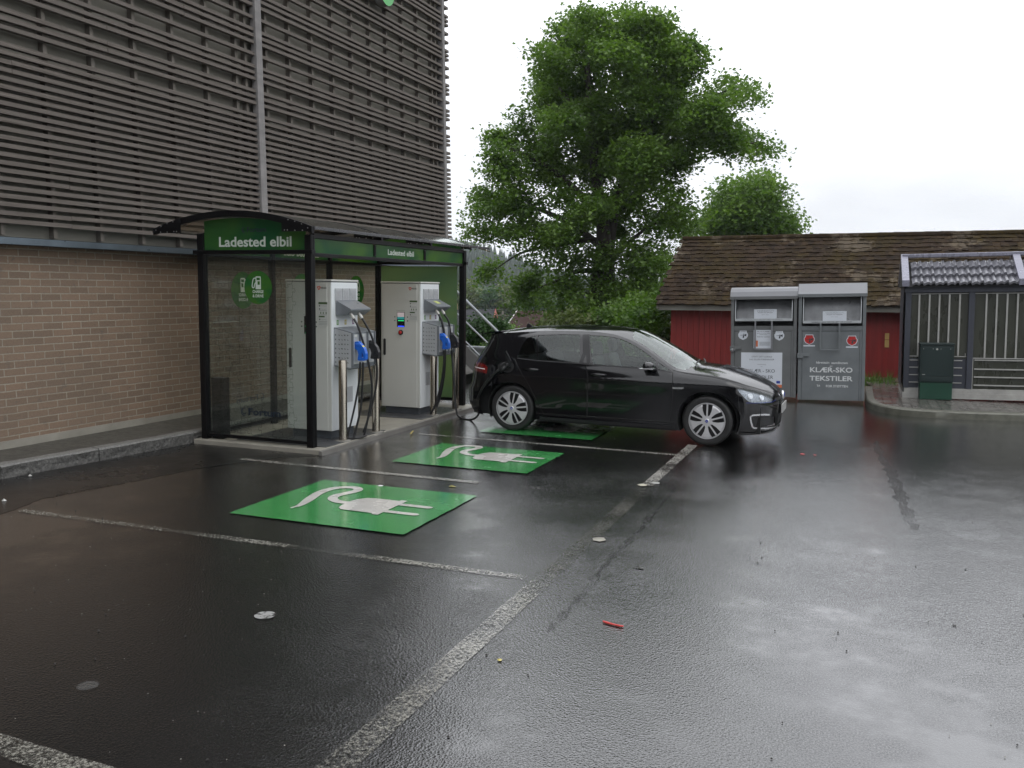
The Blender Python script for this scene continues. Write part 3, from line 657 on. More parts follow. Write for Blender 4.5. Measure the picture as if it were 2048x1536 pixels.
def charger(loc, lab, far):
    """local frame: x towards the bays, y away from the camera; origin at the cabinet's near foot corner"""
    t = thing('charging_cabinet', lab, 'charging station', loc, group='fast charging cabinets')
    MB().box(-.60, -.045, .04, .57, .0, .105).build('plinth', M['plinth'], t, bevel=.004)
    mb = MB(); mb.box(-.65, -.012, 0, .61, .10, 1.915); mb.mi = 1; mb.box(-.013, 0, .004, .606, .10, 1.912)
    cb = mb.build('cabinet', [M['cab'], M['cabf']], t, bevel=.008)
    MB().box(-.655, .008, -.008, .618, 1.922, 1.945).build('top_cover', M['cab'], t, bevel=.006)
    MB().box(-.64, -.01, .01, .60, 1.905, 1.925).build('shadow_gap', M['plinth'], t)
    dr = MB().box(-.615, -.055, -.012, .001, .105, 1.905).build('side_door', M['cab'], t, bevel=.004)
    hd = MB(); hd.prism([(.018 * cos(u), .018 * sin(u) + .105) for u in [pi * i / 8 for i in range(9)]] + [(.018 * cos(u), .018 * sin(u) - .105) for u in [pi + pi * i / 8 for i in range(9)]], (-.585, -.0125, .985), (1, 0, 0), (0, 0, 1), (0, -.008, 0))
    hd.build('door_handle', M['blackp'], dr)
    # screen
    sc_ = MB().box(-.378, -.252, -.0155, -.013, 1.285, 1.50).build('screen', M['scr'], t)
    mb = MB()
    def q(x0, x1, z0, z1, mi): mb.mi = mi; mb.add([(x0, -.0165, z0), (x1, -.0165, z0), (x1, -.0165, z1), (x0, -.0165, z1)], [(0, 1, 2, 3)])
    if far: q(-.372, -.258, 1.43, 1.495, 3); q(-.372, -.258, 1.395, 1.43, 2); q(-.36, -.262, 1.372, 1.380, 0); q(-.362, -.258, 1.287, 1.300, 1)
    else: q(-.362, -.262, 1.372, 1.380, 0); q(-.362, -.262, 1.290, 1.299, 0)
    mb.build('display', [M['lgreen'], M['lblue'], M['lteal'], M['lpink']], sc_)
    bt = MB().lathe([(0, -.014), (.037, -.014), (.037, 0), (0, 0)], (-.315, -.012, 1.205), (0, 1, 0), 24).build('stop_button_base', M['blackp'], t)
    MB().lathe([(0, -.028), (.018, -.027), (.024, -.022), (.024, -.012), (.02, 0)], (-.315, -.024, 1.205), (0, 1, 0), 20).build('stop_button', M['redbtn'], t, smooth=True)
    mb = MB()
    for x in (-.415, -.205):
        for z in (1.43, 1.375): mb.lathe([(0, -.004), (.010, -.004), (.010, 0)], (x, -.012, z), (0, 1, 0), 10)
    mb.text('BRUKERVEILEDNING', (-.315, -.0135, 1.518), (1, 0, 0), (0, 0, 1), .007, .14); mb.build('door_marks', M['ink'], dr)
    # instruction label
    lb = MB().box(-.172, -.045, -.0155, -.0128, 1.385, 1.675).build('instruction_label', M['lab_w'], t)
    mb = MB(); e = -.0165
    def qq(x0, x1, z0, z1, mi): mb.mi = mi; mb.add([(x0, e, z0), (x1, e, z0), (x1, e, z1), (x0, e, z1)], [(0, 1, 2, 3)])
    qq(-.170, -.047, 1.648, 1.673, 0); qq(-.168, -.085, 1.490, 1.508, 0)
    for z in (1.628, 1.590, 1.465): mb.mi = 1; mb.flat(circ(.010, 12), (-.155, e, z), (1, 0, 0), (0, 0, 1)); mb.text('Trykk ' + 'start', (-.10, e, z - .004), (1, 0, 0), (0, 0, 1), .007, .07)
    for z in (1.57, 1.52, 1.44, 1.43, 1.415, 1.40): qq(-.165, -.055, z, z + .0025, 1)
    for x in (-.145, -.11, -.07): qq(x, x + .012, 1.530, 1.555, 0)
    mb.build('print', [M['lab_g'], M['ink']], lb)
    # maker's mark
    mb = MB(); mb.mi = 0; lx, lz = -.165, 1.845
    ring = [(.026 * cos(2 * pi * i / 3 + pi / 2 + .3), .026 * sin(2 * pi * i / 3 + pi / 2 + .3)) for i in range(3)]
    pts = [(lx + .022 * cos(u) * (1 + .22 * cos(3 * u - pi / 2)), lz + .022 * sin(u) * (1 + .22 * cos(3 * u - pi / 2))) for u in [2 * pi * i / 24 for i in range(24)]]
    pin = [(lx + (x - lx) * .45, lz + (z - lz) * .45) for x, z in pts]
    mb.add([(x, -.0135, z) for x, z in pts + pin], [(i, (i + 1) % 24, 24 + (i + 1) % 24, 24 + i) for i in range(24)])
    mb.mi = 1; mb.text('efacec', (-.098, -.0135, 1.835), (1, 0, 0), (0, 0, 1), .026, .085, bold=.02); mb.build('maker_mark', [M['orange'], M['ink']], dr)
    # front: vents, icons
    for k in range(3):
        y0 = .075 + k * .167; mb = MB()
        rr = [(0, .04), (.012, .012), (.04, 0), (.11, 0), (.138, .012), (.15, .04), (.15, .185), (.0, .185)]
        mb.prism([(y0 + a, 1.655 + b) for a, b in rr], (.0005, 0, 0), (0, 1, 0), (0, 0, 1), (.012, 0, 0))
        for j in range(9): mb.box(.012, .0165, y0 + .018, y0 + .132, 1.682 + j * .0155, 1.689 + j * .0155)
        mb.build('vent', M['ventg'], t)
    mb = MB()
    for j in range(12): mb.box(.0, .008, .18, .46, .43 + j * .015, .438 + j * .015)
    mb.box(.0, .004, .17, .47, .42, .615); mb.build('vent', M['ventg'], t)
    for k, mname in enumerate(('ic_g', 'ic_y', 'ic_p')):
        y0 = .115 + k * .18; mb = MB(); mb.box(.0, .002, y0, y0 + .042, 1.395, 1.455); mb.mi = 1; mb.box(.002, .003, y0 + .012, y0 + .030, 1.408, 1.442)
        mb.build('socket_icon', [M[mname], M['lab_w']], t)
    # grey cable hood
    mb = MB(); mb.prism([(0, 1.70), (.215, 1.595), (.215, 1.575), (.13, 1.515), (0, 1.515)], (0, .09, 0), (1, 0, 0), (0, 0, 1), (0, .475, 0))
    hoodo = mb.build('cable_hood', M['hoodg'], t, bevel=.003)
    if far: MB().add([(.075, .26, 1.6655), (.075, .38, 1.6655), (.145, .38, 1.631), (.145, .26, 1.631)], [(0, 1, 2, 3)]).build('hood_sticker', pm('yellow_sticker', (.45, .50, .16), .4), hoodo)
    # holster box
    mb = MB(); mb.prism([(0, 1.37), (.25, 1.315), (.25, .88), (.23, .865), (0, .90)], (0, .05, 0), (1, 0, 0), (0, 0, 1), (0, .54, 0)); hb_ = mb.build('holster_box', M['hoodg'], t, bevel=.004)
    mb = MB(); mb.add([(.01, .0485, .91), (.242, .0485, .885), (.242, .0485, 1.305), (.01, .0485, 1.358)], [(0, 1, 2, 3)])
    mb.mi = 1
    for j in range(7):
        for k in range(4): mb.prism([(.06 + k * .04 + random.uniform(-.006, .006), 1.285 - j * .055), (.085 + k * .04, 1.28 - j * .055 + random.uniform(-.008, .008)), (.08 + k * .04, 1.265 - j * .055)], (0, .0475, 0), (1, 0, 0), (0, 0, 1), (0, -.001, 0))
        mb.prism([(.02, 1.29 - j * .055), (.032, 1.29 - j * .055), (.032, 1.27 - j * .055), (.02, 1.27 - j * .055)], (0, .0475, 0), (1, 0, 0), (0, 0, 1), (0, -.001, 0))
    mb.build('usage_pictograms', [M['alu'], M['ink']], hb_)
    for k in range(3):
        y0 = .062 + k * .175; mb = MB(); mb.box(.2505, .256, y0, y0 + .15, .93, 1.29); mb.mi = 1; mb.box(.2565, .2585, y0 + .05, y0 + .10, 1.255, 1.285); mb.box(.2565, .259, y0 + .01, y0 + .14, .93, .945); mb.build('holster_plate', [M['alu'], M['lab_w']], hb_)
    mb = MB()
    for k in range(4): mb.box(.2505, .275, .045 + k * .175, .057 + k * .175, .895, 1.312)
    mb.build('holster_divider', M['hoodg'], hb_, bevel=.002)
    # cable glands
    gl_ = [(.155, .17), (.155, .36)]
    mb = MB()
    for x, y in gl_: mb.tube([(x, y, 1.55), (x + .028, y, 1.512)], .017, 10); mb.tube([(x + .028, y, 1.512), (x + .055, y, 1.475)], .020, 10)
    mb.build('cable_gland', M['gland'], t, smooth=True, angle=30)
    # connectors
    def nozzle(y, mat, nm):
        P = [(.24, 1.20), (.30, 1.205), (.34, 1.17), (.385, 1.12), (.405, 1.06), (.405, .99), (.385, .975), (.30, .975), (.295, .99), (.305, 1.05), (.29, 1.10), (.24, 1.13)]
        hole = [(.345, 1.08), (.372, 1.055), (.374, 1.01), (.348, 1.01), (.35, 1.05)]
        mb = MB(); vsn = []
        o2, tri = poly_hole(P, [hole])
        for x, z in o2: vsn.append((x, y - .028, z))
        nn = len(o2); full = vsn + [(x, y + .028, z) for x, _, z in vsn]
        mb.add(full, [tuple(f) for f in tri] + [tuple(nn + i for i in f[::-1]) for f in tri])
        for loop in (P, hole):
            K = len(loop); mb.add([(x, y + d, z) for d in (-.028, .028) for x, z in loop], [(i, (i + 1) % K, K + (i + 1) % K, K + i) for i in range(K)])
        mb.lathe([(.0, 0), (.03, 0), (.036, .01), (.036, .06), (.0, .06)], (.262, y, 1.165), (1, 0, 0), 14)
        ob = mb.build(nm, mat, t, bevel=.006); return ob
    nb = nozzle(.135, M['blue'], 'blue_connector')
    MB().prism([(.345, 1.150), (.362, 1.134), (.368, 1.141), (.352, 1.157)], (0, .112, 0), (1, 0, 0), (0, 0, 1), (0, .045, 0)).build('warning_mark', M['ic_y'], nb)
    mb = MB()
    for x in (.315, .355): mb.tube([(x, .135, .978), (x - .004, .135, .955)], .011, 10)
    mb.build('connector_nut', M['lab_w'], nb)
    def cable(nm, pts, r=.0135): return MB().tube(bez(pts, 8), r, 10).build(nm, M['rubber'], t, smooth=True, angle=50)
    if not far:
        nk = nozzle(.44, M['blackp'], 'black_connector')
        cable('charging_cable', [(.21, .17, 1.475), (.26, .18, 1.38), (.31, .22, 1.18), (.34, .30, .9), (.345, .36, .6), (.30, .36, .3), (.25, .33, .02)])
        cable('charging_cable', [(.21, .36, 1.475), (.27, .38, 1.37), (.33, .42, 1.2), (.36, .45, .95), (.345, .47, .65), (.28, .42, .3), (.22, .36, .05)])
        cable('charging_cable', [(.355, .135, .955), (.345, .14, .75), (.31, .15, .4), (.25, .12, .1), (.235, .10, .02)])
        cable('charging_cable', [(.315, .135, .955), (.30, .14, .75), (.24, .12, .4), (.18, .08, .1), (.165, .07, .015)], .0125)
        cable('charging_cable', [(.165, .07, .018), (.20, .12, .012), (.26, .22, .012), (.27, .34, .018)], .0125)
    else:
        nozzle(.44, M['blackp'], 'black_connector')
        cable('charging_cable', [(.21, .17, 1.475), (.255, .175, 1.38), (.29, .19, 1.2), (.30, .20, .95), (.29, .19, .6), (.24, .15, .25), (.17, .10, .04)], .017)
        cable('charging_cable', [(.315, .135, .955), (.31, .14, .75), (.27, .13, .45), (.20, .08, .15), (.14, .05, .02)], .016)
        A_ = lambda px, py, Y, z=None: tuple(np.array(at(px, py, Y)) - np.array(loc))
        W_ = lambda x, y, z: (x - loc[0], y - loc[1], z - loc[2])
        cable('car_charging_cable', [(.21, .36, 1.475), (.27, .40, 1.33), W_(-5.70, 12.18, .98), W_(-5.62, 12.10, .55), W_(-5.54, 12.00, .15), W_(-5.45, 11.95, .018), W_(-5.22, 11.85, .016), W_(-4.98, 11.55, .15), W_(-4.90, 11.3, .35), W_(-4.74, 11.16, .60), W_(-4.56, 11.12, .79), W_(-4.45, 11.16, .875)], .0155)
    return t
def poly_hole(P, holes):
    vs = [Vector(p) for p in P]; ed = [(i, (i + 1) % len(P)) for i in range(len(P))]
    for h in holes:
        o = len(vs); vs += [Vector(p) for p in h]; ed += [(o + i, o + (i + 1) % len(h)) for i in range(len(h))]
    r = delaunay_2d_cdt(vs, ed, [], 0, 1e-6)
    ov = [tuple(v) for v in r[0]]; tri = []
    for f in r[2]:
        c = (sum(ov[i][0] for i in f) / 3, sum(ov[i][1] for i in f) / 3)
        if inside(c, P) and not any(inside(c, h) for h in holes): tri.append(list(f))
    return ov, tri
def inside(p, poly):
    x, y = p; r = False; n = len(poly); j = n - 1
    for i in range(n):
        xi, yi = poly[i]; xj, yj = poly[j]
        if (yi > y) != (yj > y) and x < (xj - xi) * (y - yi) / (yj - yi) + xi: r = not r
        j = i
    return r
CH1 = charger((-5.945, 9.29, .0615), 'near white charging cabinet behind the shelter glass with two open sockets and four hanging cables', False)
CH2 = charger((-5.955, 11.66, .0615), 'far white charging cabinet whose long cable is plugged into the black car', True)
# ================================================================== CAR
def lerpt(t,x):
    if x<=t[0][0]: return t[0][1]
    for (a,fa),(b,fb) in zip(t,t[1:]):
        if x<=b:
            return fa+(fb-fa)*(x-a)/(b-a)
    return t[-1][1]
def crom(t,x):
    # monotone-ish catmull rom over table
    n=len(t)
    if x<=t[0][0]: return t[0][1]
    if x>=t[-1][0]: return t[-1][1]
    for i in range(n-1):
        if x<=t[i+1][0]:
            (a,fa),(b,fb)=t[i],t[i+1];h=b-a;s=(x-a)/h
            def sl(j):
                if j<=0: return (t[1][1]-t[0][1])/(t[1][0]-t[0][0])
                if j>=n-1: return (t[-1][1]-t[-2][1])/(t[-1][0]-t[-2][0])
                d0=(t[j][1]-t[j-1][1])/(t[j][0]-t[j-1][0]);d1=(t[j+1][1]-t[j][1])/(t[j+1][0]-t[j][0])
                return 0 if d0*d1<=0 else 2*d0*d1/(d0+d1)
            m0,m1=sl(i)*h,sl(i+1)*h
            return (2*s**3-3*s*s+1)*fa+(s**3-2*s*s+s)*m0+(-2*s**3+3*s*s)*fb+(s**3-s*s)*m1
XF=[(.08,3.27),(.13,3.34),(.2,3.40),(.32,3.43),(.45,3.445),(.56,3.435),(.64,3.40),(.70,3.345),(.8,3.25),(1.4,2.95)]
XR=[(.1,-.60),(.18,-.72),(.26,-.80),(.38,-.84),(.52,-.84),(.62,-.80),(.75,-.775),(.86,-.765),(.93,-.73),(1.0,-.69),(1.1,-.63),(1.2,-.575),(1.26,-.545),(1.28,-.56),(1.4,-.56)]
W0=[(.08,.80),(.13,.845),(.2,.868),(.3,.880),(.45,.888),(.6,.893),(.72,.896),(.765,.899),(.80,.889),(.88,.865),(.93,.846),(.97,.832),(1.1,.768),(1.2,.716),(1.3,.660),(1.37,.615),(1.5,.55)]
ZE=[(-.9,1.272),(-.6,1.285),(-.36,1.30),(0,1.335),(.3,1.355),(.6,1.367),(1.0,1.370),(1.3,1.345),(1.54,1.283),(1.79,1.166),(2.03,1.017),(2.14,.945),(2.2,.92),(2.35,.905),(2.6,.888),(2.8,.862),(3.0,.822),(3.2,.768),(3.4,.715),(3.7,.675),(4.0,.66)]
ZC=[(-.9,1.275),(-.56,1.30),(-.34,1.345),(-.07,1.385),(.23,1.415),(.56,1.432),(.93,1.437),(1.3,1.425),(1.5,1.393),(1.65,1.34),(1.84,1.25),(2.08,1.125),(2.31,1.0),(2.42,.965),(2.5,.957),(2.69,.93),(2.91,.875),(3.13,.80),(3.28,.735),(3.4,.675),(3.5,.64)]
XSF,UF,NF=2.72,1.17,2.4
XSR,UR,NR=-.10,.98,3.0
def W(x,z,ze):
    w=lerpt([(a,b) for a,b in W0],z) if False else crom(W0,z)
    # flare over the arches
    d=max(0,1-((x-0)**2+(z-.30)**2)**.5/.55); w+=.018*(d**1.5)
    d=max(0,1-((x-2.63)**2+(z-.30)**2)**.5/.55); w+=.016*(d**1.5)
    t=(z-(ze-.075))/.075
    if t>0: w-=.045*min(1,t)**2
    return w
def side(u,z):
    """(u,z) on the unrolled side -> x, half width"""
    ze=crom(ZE,u)
    if u>XSF:
        th=min(1,(u-XSF)/UF)*math.pi/2
        xf=crom(XF,z); x=XSF+(xf-XSF)*math.sin(th)**(2/NF); c=max(0,math.cos(th))**(2/NF)
        return x,W(XSF,z,ze)*c
    if u<XSR:
        th=min(1,(XSR-u)/UR)*math.pi/2
        xr=crom(XR,z); x=XSR+(xr-XSR)*math.sin(th)**(2/NR); c=max(0,math.cos(th))**(2/NR)
        return x,W(XSR,z,ze)*c
    return u,W(u,z,ze)
M['carp'] = pm('black_car_paint', (.0030, .0030, .0038), .05, .0, var=.1, vs=2, coat=0, spec=.6, rv=.02)
M['cark'] = pm('black_trim', (.010, .010, .011), .42, var=.1)
M['carg'] = thin_glass('car_glass', (.80, .92, .86), .01, 1.6); M['carg2'] = thin_glass('car_glass_tinted', (.42, .50, .48), .01, 1.6)
M['carw'] = thin_glass('windshield_glass', (.62, .70, .66), .02, 2.0)
M['tyre'] = pm('tyre', (.012, .012, .012), .55, var=.2, vs=12, bump=.2)
M['rim'] = pm('rim_silver', (.55, .55, .56), .30, .45, var=.02, rv=.02)
M['rimd'] = pm('rim_black', (.008, .008, .009), .35)
M['chrome'] = pm('satin_chrome', (.62, .62, .63), .18, .9, var=.05)
M['lampi'] = pm('headlight_inner', (.30, .31, .33), .25, .6, var=.3, vs=14)
M['lamp'] = thin_glass('lamp_lens', (.85, .88, .9), .02, 1.5)
M['led'] = pm('led_strip', (.8, .8, .82), .2); M['bluel'] = pm('blue_line', (.01, .03, .25), .3)
M['tail'] = pm('tail_red', (.11, .003, .003), .12, coat=1, var=.3, vs=18); M['taild'] = pm('tail_dark', (.03, .004, .004), .12, coat=1)
M['seat'] = pm('seat_cloth', (.03, .03, .032), .8); M['dark'] = pm('underbody', (.004, .004, .004), .8)
M['plate'] = pm('number_plate', (.30, .30, .29), .4)
mt = M['carp'].copy(); mt.name = 'wet_car_paint'; g = G(mt.node_tree); v = g.coord(); vo = g.n('ShaderNodeTexVoronoi'); vo.inputs['Scale'].default_value = 75; g.link(v, vo.inputs['Vector'])
g.link(g.bump(g.rng(vo.outputs['Distance'], .15, .42, 1, 0), .12, .0012), mt.node_tree.nodes['Principled BSDF'].inputs['Normal']); M['carpw'] = mt
CAR = thing('parked_car', 'black wet five door hatchback plugged in at the far charging cabinet', 'car', (-4.326, 12.075, 0), (0, 0, rad(-.97)))
WR, WF, WZ = 0.0, 2.622, .316
RAR, RAF = .358, .372
ULO, UHI = XSR - UR * .999, XSF + UF * .999
def P3(u, z, off=0, side_=-1):
    x, w_ = side(u, z)
    if off:
        e = 1e-3; a = Vector((*side(u + e, z), z)) - Vector((*side(u - e, z), z)); b = Vector((*side(u, z + e), z + e)) - Vector((*side(u, z - e), z - e))
        nn = a.cross(b); nn = -nn if nn.y < 0 else nn
        if nn.length > 1e-9: nn.normalize()
        x += nn.x * off; w_ += nn.y * off; z += nn.z * off
    return (x, side_ * w_, z)
def bot(u):
    if u > 3.0: return .155
    if u < -.25: return .215 - 0 * u
    return .20 if u > 2 or u < .5 else .185
loop = []
us = [ULO + (UHI - ULO) * i / 90 for i in range(91)]
# upper edge
for u in us: loop.append((u, crom(ZE, u)))
# lower edge from front to rear with arches
low = []
u = UHI
def archpts(cx, r, zb):
    a0 = math.asin((zb - WZ) / r)
    return [(cx + r * cos(a), WZ + r * sin(a)) for a in [a0 + (pi - 2 * a0) * i / 30 for i in range(31)]]
low += [(UHI - (UHI - 3.0) * i / 16, .155) for i in range(17)][:-1]
low += archpts(WF, RAF, .17)
low += [(2.22 - (2.22 - .38) * i / 30, .19) for i in range(1, 30)]
low += archpts(WR, RAR, .19)
low += [(-.40 + (ULO + .40) * i / 12, .20) for i in range(1, 13)]
loop += low
QW = [(0.049,1.003),(0.051,1.055),(0.077,1.139),(0.114,1.220),(0.154,1.262),(0.194,1.283),(0.262,1.297),(0.331,0.986)]
RWN = [(0.286,1.300),(0.600,1.322),(0.868,1.325),(0.945,0.971),(0.352,0.984)]
FWN = [(1.002,1.322),(1.193,1.320),(1.358,1.303),(1.501,1.268),(1.649,1.205),(1.798,1.124),(1.935,1.036),(1.950,0.945),(1.828,0.944),(1.122,0.961)]
TRI = [(1.965,1.022),(2.050,0.972),(2.150,0.915),(2.084,0.916),(1.990,0.938)]
HL = [(2.990,0.724),(3.072,0.742),(3.260,0.716),(3.447,0.668),(3.56,0.622),(3.62,0.60),(3.60,0.570),(3.509,0.548),(3.340,0.550),(3.197,0.558),(3.104,0.577),(3.050,0.628)]
TL = [(-.60,.905),(-0.517,0.909),(-0.344,0.895),(-0.262,0.849),(-0.262,0.768),(-0.385,0.783),(-0.60,0.785)]
RG = [(ULO, .97), (-.80, .97), (-.60, .985), (-.52, 1.05), (-.50, 1.19), (-.60, 1.235), (-.8, 1.24), (ULO, 1.24)]
FD = [(1.075,.772),(1.029,.955),(.995,.957),(.945,1.345),(1.20,1.342),(1.38,1.325),(1.53,1.288),(1.69,1.215),(1.85,1.125),(1.96,1.045),(2.17,.905),(2.192,.697),(2.184,.523),(2.165,.26),(1.072,.26)]
RD = [(1.065,.772),(1.019,.955),(.985,.957),(.935,1.345),(.60,1.340),(.28,1.318),(.19,1.302),(.135,1.28),(.085,1.22),(.045,1.14),(.02,1.055),(.015,.99),(0.085,0.875),(0.150,0.790),(0.254,0.645),(0.345,0.482),(0.405,0.36),(.47,.26),(1.062,.26)]
GR = [(3.60,.600),(3.66,.597),(UHI,.600),(UHI,.560),(3.66,.560),(3.60,.568)]
LG = [(3.70,.385),(UHI,.385),(UHI,.235),(3.76,.235)]
FOG = [(3.16,.385),(3.60,.365),(3.64,.25),(3.215,.268)]
POLYS = {'front_side_window': FWN, 'rear_side_window': RWN, 'quarter_window': QW, 'corner_window': TRI, 'headlight': HL, 'tail_light': TL, 'rear_window': RG, 'grille': GR, 'lower_grille': LG, 'fog_recess': FOG}
def ring(P, d=.02):
    return P
pts2 = [Vector(p) for p in loop]; edges = [(i, (i + 1) % len(loop)) for i in range(len(loop))]
def addloop(P, dens=.05):
    o = len(pts2); q = []
    for (a, b), (c, d) in zip(P, P[1:] + P[:1]):
        n = max(1, int(math.hypot(c - a, d - b) / dens)); q += [(a + (c - a) * i / n, b + (d - b) * i / n) for i in range(n)]
    pts2.extend(Vector(p) for p in q); edges.extend((o + i, o + (i + 1) % len(q)) for i in range(len(q)))
for P in list(POLYS.values()) + [FD, RD]: addloop(P)
u = ULO + .012; k = 0
while u < UHI:
    st = .032 if (u > 2.6 or u < .05) else .045
    z = .17 + (k % 2) * .011
    while z < 1.37:
        if inside((u, z), loop): pts2.append(Vector((u, z)))
        z += .022
    u += st; k += 1
cd = delaunay_2d_cdt(pts2, edges, [], 0, 1e-5)
CV = [tuple(v) for v in cd[0]]; cls = {}
def classify(c):
    for nm, P in POLYS.items():
        if inside(c, P): return nm
    if inside(c, FD): return 'front_door'
    if inside(c, RD): return 'rear_door'
    return 'body'
for f in cd[2]:
    c = (sum(CV[i][0] for i in f) / 3, sum(CV[i][1] for i in f) / 3)
    if inside(c, loop): cls.setdefault(classify(c), []).append(list(f))
def smooth_normals(ob, fn=None): pass
def panel(nm, faces, mats, parent, sides=(-1, 1), off=0.0, name=None):
    obs = []
    for s_ in sides:
        idx = sorted({i for f in faces for i in f}); mp_ = {j: k for k, j in enumerate(idx)}
        mb = MB(); mb.add([P3(CV[j][0], CV[j][1], off, s_) for j in idx], [[mp_[i] for i in (f if s_ < 0 else f[::-1])] for f in faces])
        ob = mb.build(name or nm, mats, parent, smooth='all'); obs.append(ob)
        ns = []
        e = 2e-3
        for j in idx:
            u_, z_ = CV[j]
            a = Vector(P3(min(u_ + e, UHI), z_, 0, s_)) - Vector(P3(max(u_ - e, ULO), z_, 0, s_)); b = Vector(P3(u_, z_ + e, 0, s_)) - Vector(P3(u_, z_ - e, 0, s_))
            q = a.cross(b) * (1 if s_ < 0 else -1)
            ns.append(q.normalized() if q.length > 1e-12 else Vector((0, s_, 0)))
        ob.data.normals_split_custom_set_from_vertices(ns)
    return obs
# one mesh for the shell (both sides + top), joined data
def shell():
    mb = MB()
    for s_ in (-1, 1):
        fs = cls['body']; idx = sorted({i for f in fs for i in f}); mp_ = {j: k for k, j in enumerate(idx)}
        mb.add([P3(CV[j][0], CV[j][1], 0, s_) for j in idx], [[mp_[i] for i in (f if s_ < 0 else f[::-1])] for f in fs])
    return mb
sh = shell(); body = sh.build('body', M['carp'], CAR, smooth='all')
ns = []
for s_ in (-1, 1):
    fs = cls['body']; idx = sorted({i for f in fs for i in f}); e = 2e-3
    for j in idx:
        u_, z_ = CV[j]
        a = Vector(P3(min(u_ + e, UHI), z_, 0, s_)) - Vector(P3(max(u_ - e, ULO), z_, 0, s_)); b = Vector(P3(u_, z_ + e, 0, s_)) - Vector(P3(u_, z_ - e, 0, s_))
        q = a.cross(b) * (1 if s_ < 0 else -1); ns.append(q.normalized() if q.length > 1e-12 else Vector((0, s_, 0)))
body.data.normals_split_custom_set_from_vertices(ns)
fdo = panel('front_door', cls['front_door'], M['carp'], CAR); rdo = panel('rear_door', cls['rear_door'], M['carp'], CAR)
panel('front_side_window', cls['front_side_window'], M['carg'], CAR, off=-.004, name='side_window')
panel('rear_side_window', cls['rear_side_window'], M['carg2'], CAR, off=-.004, name='side_window')
panel('quarter_window', cls['quarter_window'], M['carg2'], CAR, off=-.004, name='quarter_window')
panel('corner_window', cls['corner_window'], M['carg'], CAR, off=-.004, name='quarter_window')
panel('rear_window', cls['rear_window'], M['carg2'], CAR, off=-.003)
tls = panel('tail_light', cls['tail_light'], M['tail'], CAR, off=.001)
panel('grille', cls['grille'], M['cark'], CAR, off=-.006); panel('lower_grille', cls['lower_grille'], M['cark'], CAR, off=-.01); panel('fog_recess', cls['fog_recess'], M['cark'], CAR, off=-.012)
hls = panel('headlight', cls['headlight'], M['lamp'], CAR, off=.002)
hin = panel('lamp_bowl', cls['headlight'], M['lampi'], None, off=-.035)
for a, b in zip(hls, hin): b.parent = a
# top: roof, bonnet, windscreen
def topx(u): return side(u, crom(ZE, u))
nj = 22
ulist = []
u = ULO
while u < UHI: ulist.append(u); u += .028
ulist.append(UHI)
rows = []
UW0, UW1 = 1.50, 2.42
for u in ulist:
    ze = crom(ZE, u); x, w_ = topx(u); zc = crom(ZC, x)
    cr_ = max(0, zc - ze) * min(1, (w_ / .45) ** 1.2)
    row = []
    for j in range(nj + 1):
        y = -w_ + 2 * w_ * j / nj; t = abs(y) / max(w_, 1e-6)
        row.append((x, y, ze + cr_ * (1 - t ** 2.3)))
    rows.append(row)
def topclass(i, j):
    u = (ulist[i] + ulist[i + 1]) / 2; t = abs((j + .5) / nj * 2 - 1)
    # windscreen: header behind, cowl ahead; inset from the pillars
    if UW0 + .10 * t * t < u < 2.42 - .16 * t * t and t < .93: return 'windscreen'
    if u >= 2.42 - .16 * t * t: return 'bonnet'
    return 'roof'
tc_ = {}
for i in range(len(ulist) - 1):
    for j in range(nj): tc_.setdefault(topclass(i, j), []).append((i, j))
for nm, cells in tc_.items():
    idx = sorted({(i + a, j + b) for i, j in cells for a in (0, 1) for b in (0, 1)}); mp_ = {q: k for k, q in enumerate(idx)}
    mb = MB(); mb.add([rows[i][j] for i, j in idx], [(mp_[(i, j)], mp_[(i + 1, j)], mp_[(i + 1, j + 1)], mp_[(i, j + 1)]) for i, j in cells])
    mb.build(nm, M['carw'] if nm == 'windscreen' else M['carpw'], CAR, smooth='all')
# dark frit band along the windscreen base + wipers
mb = MB(); mb.tube([(2.40, -.55, .962), (2.35, -.20, .990), (2.33, .12, 1.005)], .008, 6); mb.tube([(2.42, .05, .965), (2.36, .35, .985), (2.30, .58, .985)], .008, 6)
mb.build('wiper', M['cark'], CAR)
# seams, mouldings: ribbons on the body surface
def ribbon(path, w_, off, nm, mat, parent=CAR, sides=(-1,), z2=None):
    for s_ in sides:
        mb = MB(); P = path; vs = []
        for i, p in enumerate(P):
            a = P[max(i - 1, 0)]; b = P[min(i + 1, len(P) - 1)]; t = Vector((b[0] - a[0], b[1] - a[1])).normalized(); nn = (-t.y, t.x)
            for q in (-1, 1): vs.append(P3(p[0] + nn[0] * w_ / 2 * q, p[1] + nn[1] * w_ / 2 * q, off, s_))
        fs = [(2 * i, 2 * i + 1, 2 * i + 3, 2 * i + 2) for i in range(len(P) - 1)]
        mb.add(vs, fs); ob = mb.build(nm, mat, parent, smooth='all')
    return ob
def dens(P, d=.03, close=False):
    o = []; Q = P + ([P[0]] if close else [])
    for (a, b), (c, e) in zip(Q, Q[1:]):
        n = max(1, int(math.hypot(c - a, e - b) / d)); o += [(a + (c - a) * i / n, b + (e - b) * i / n) for i in range(n)]
    return o + [Q[-1]]
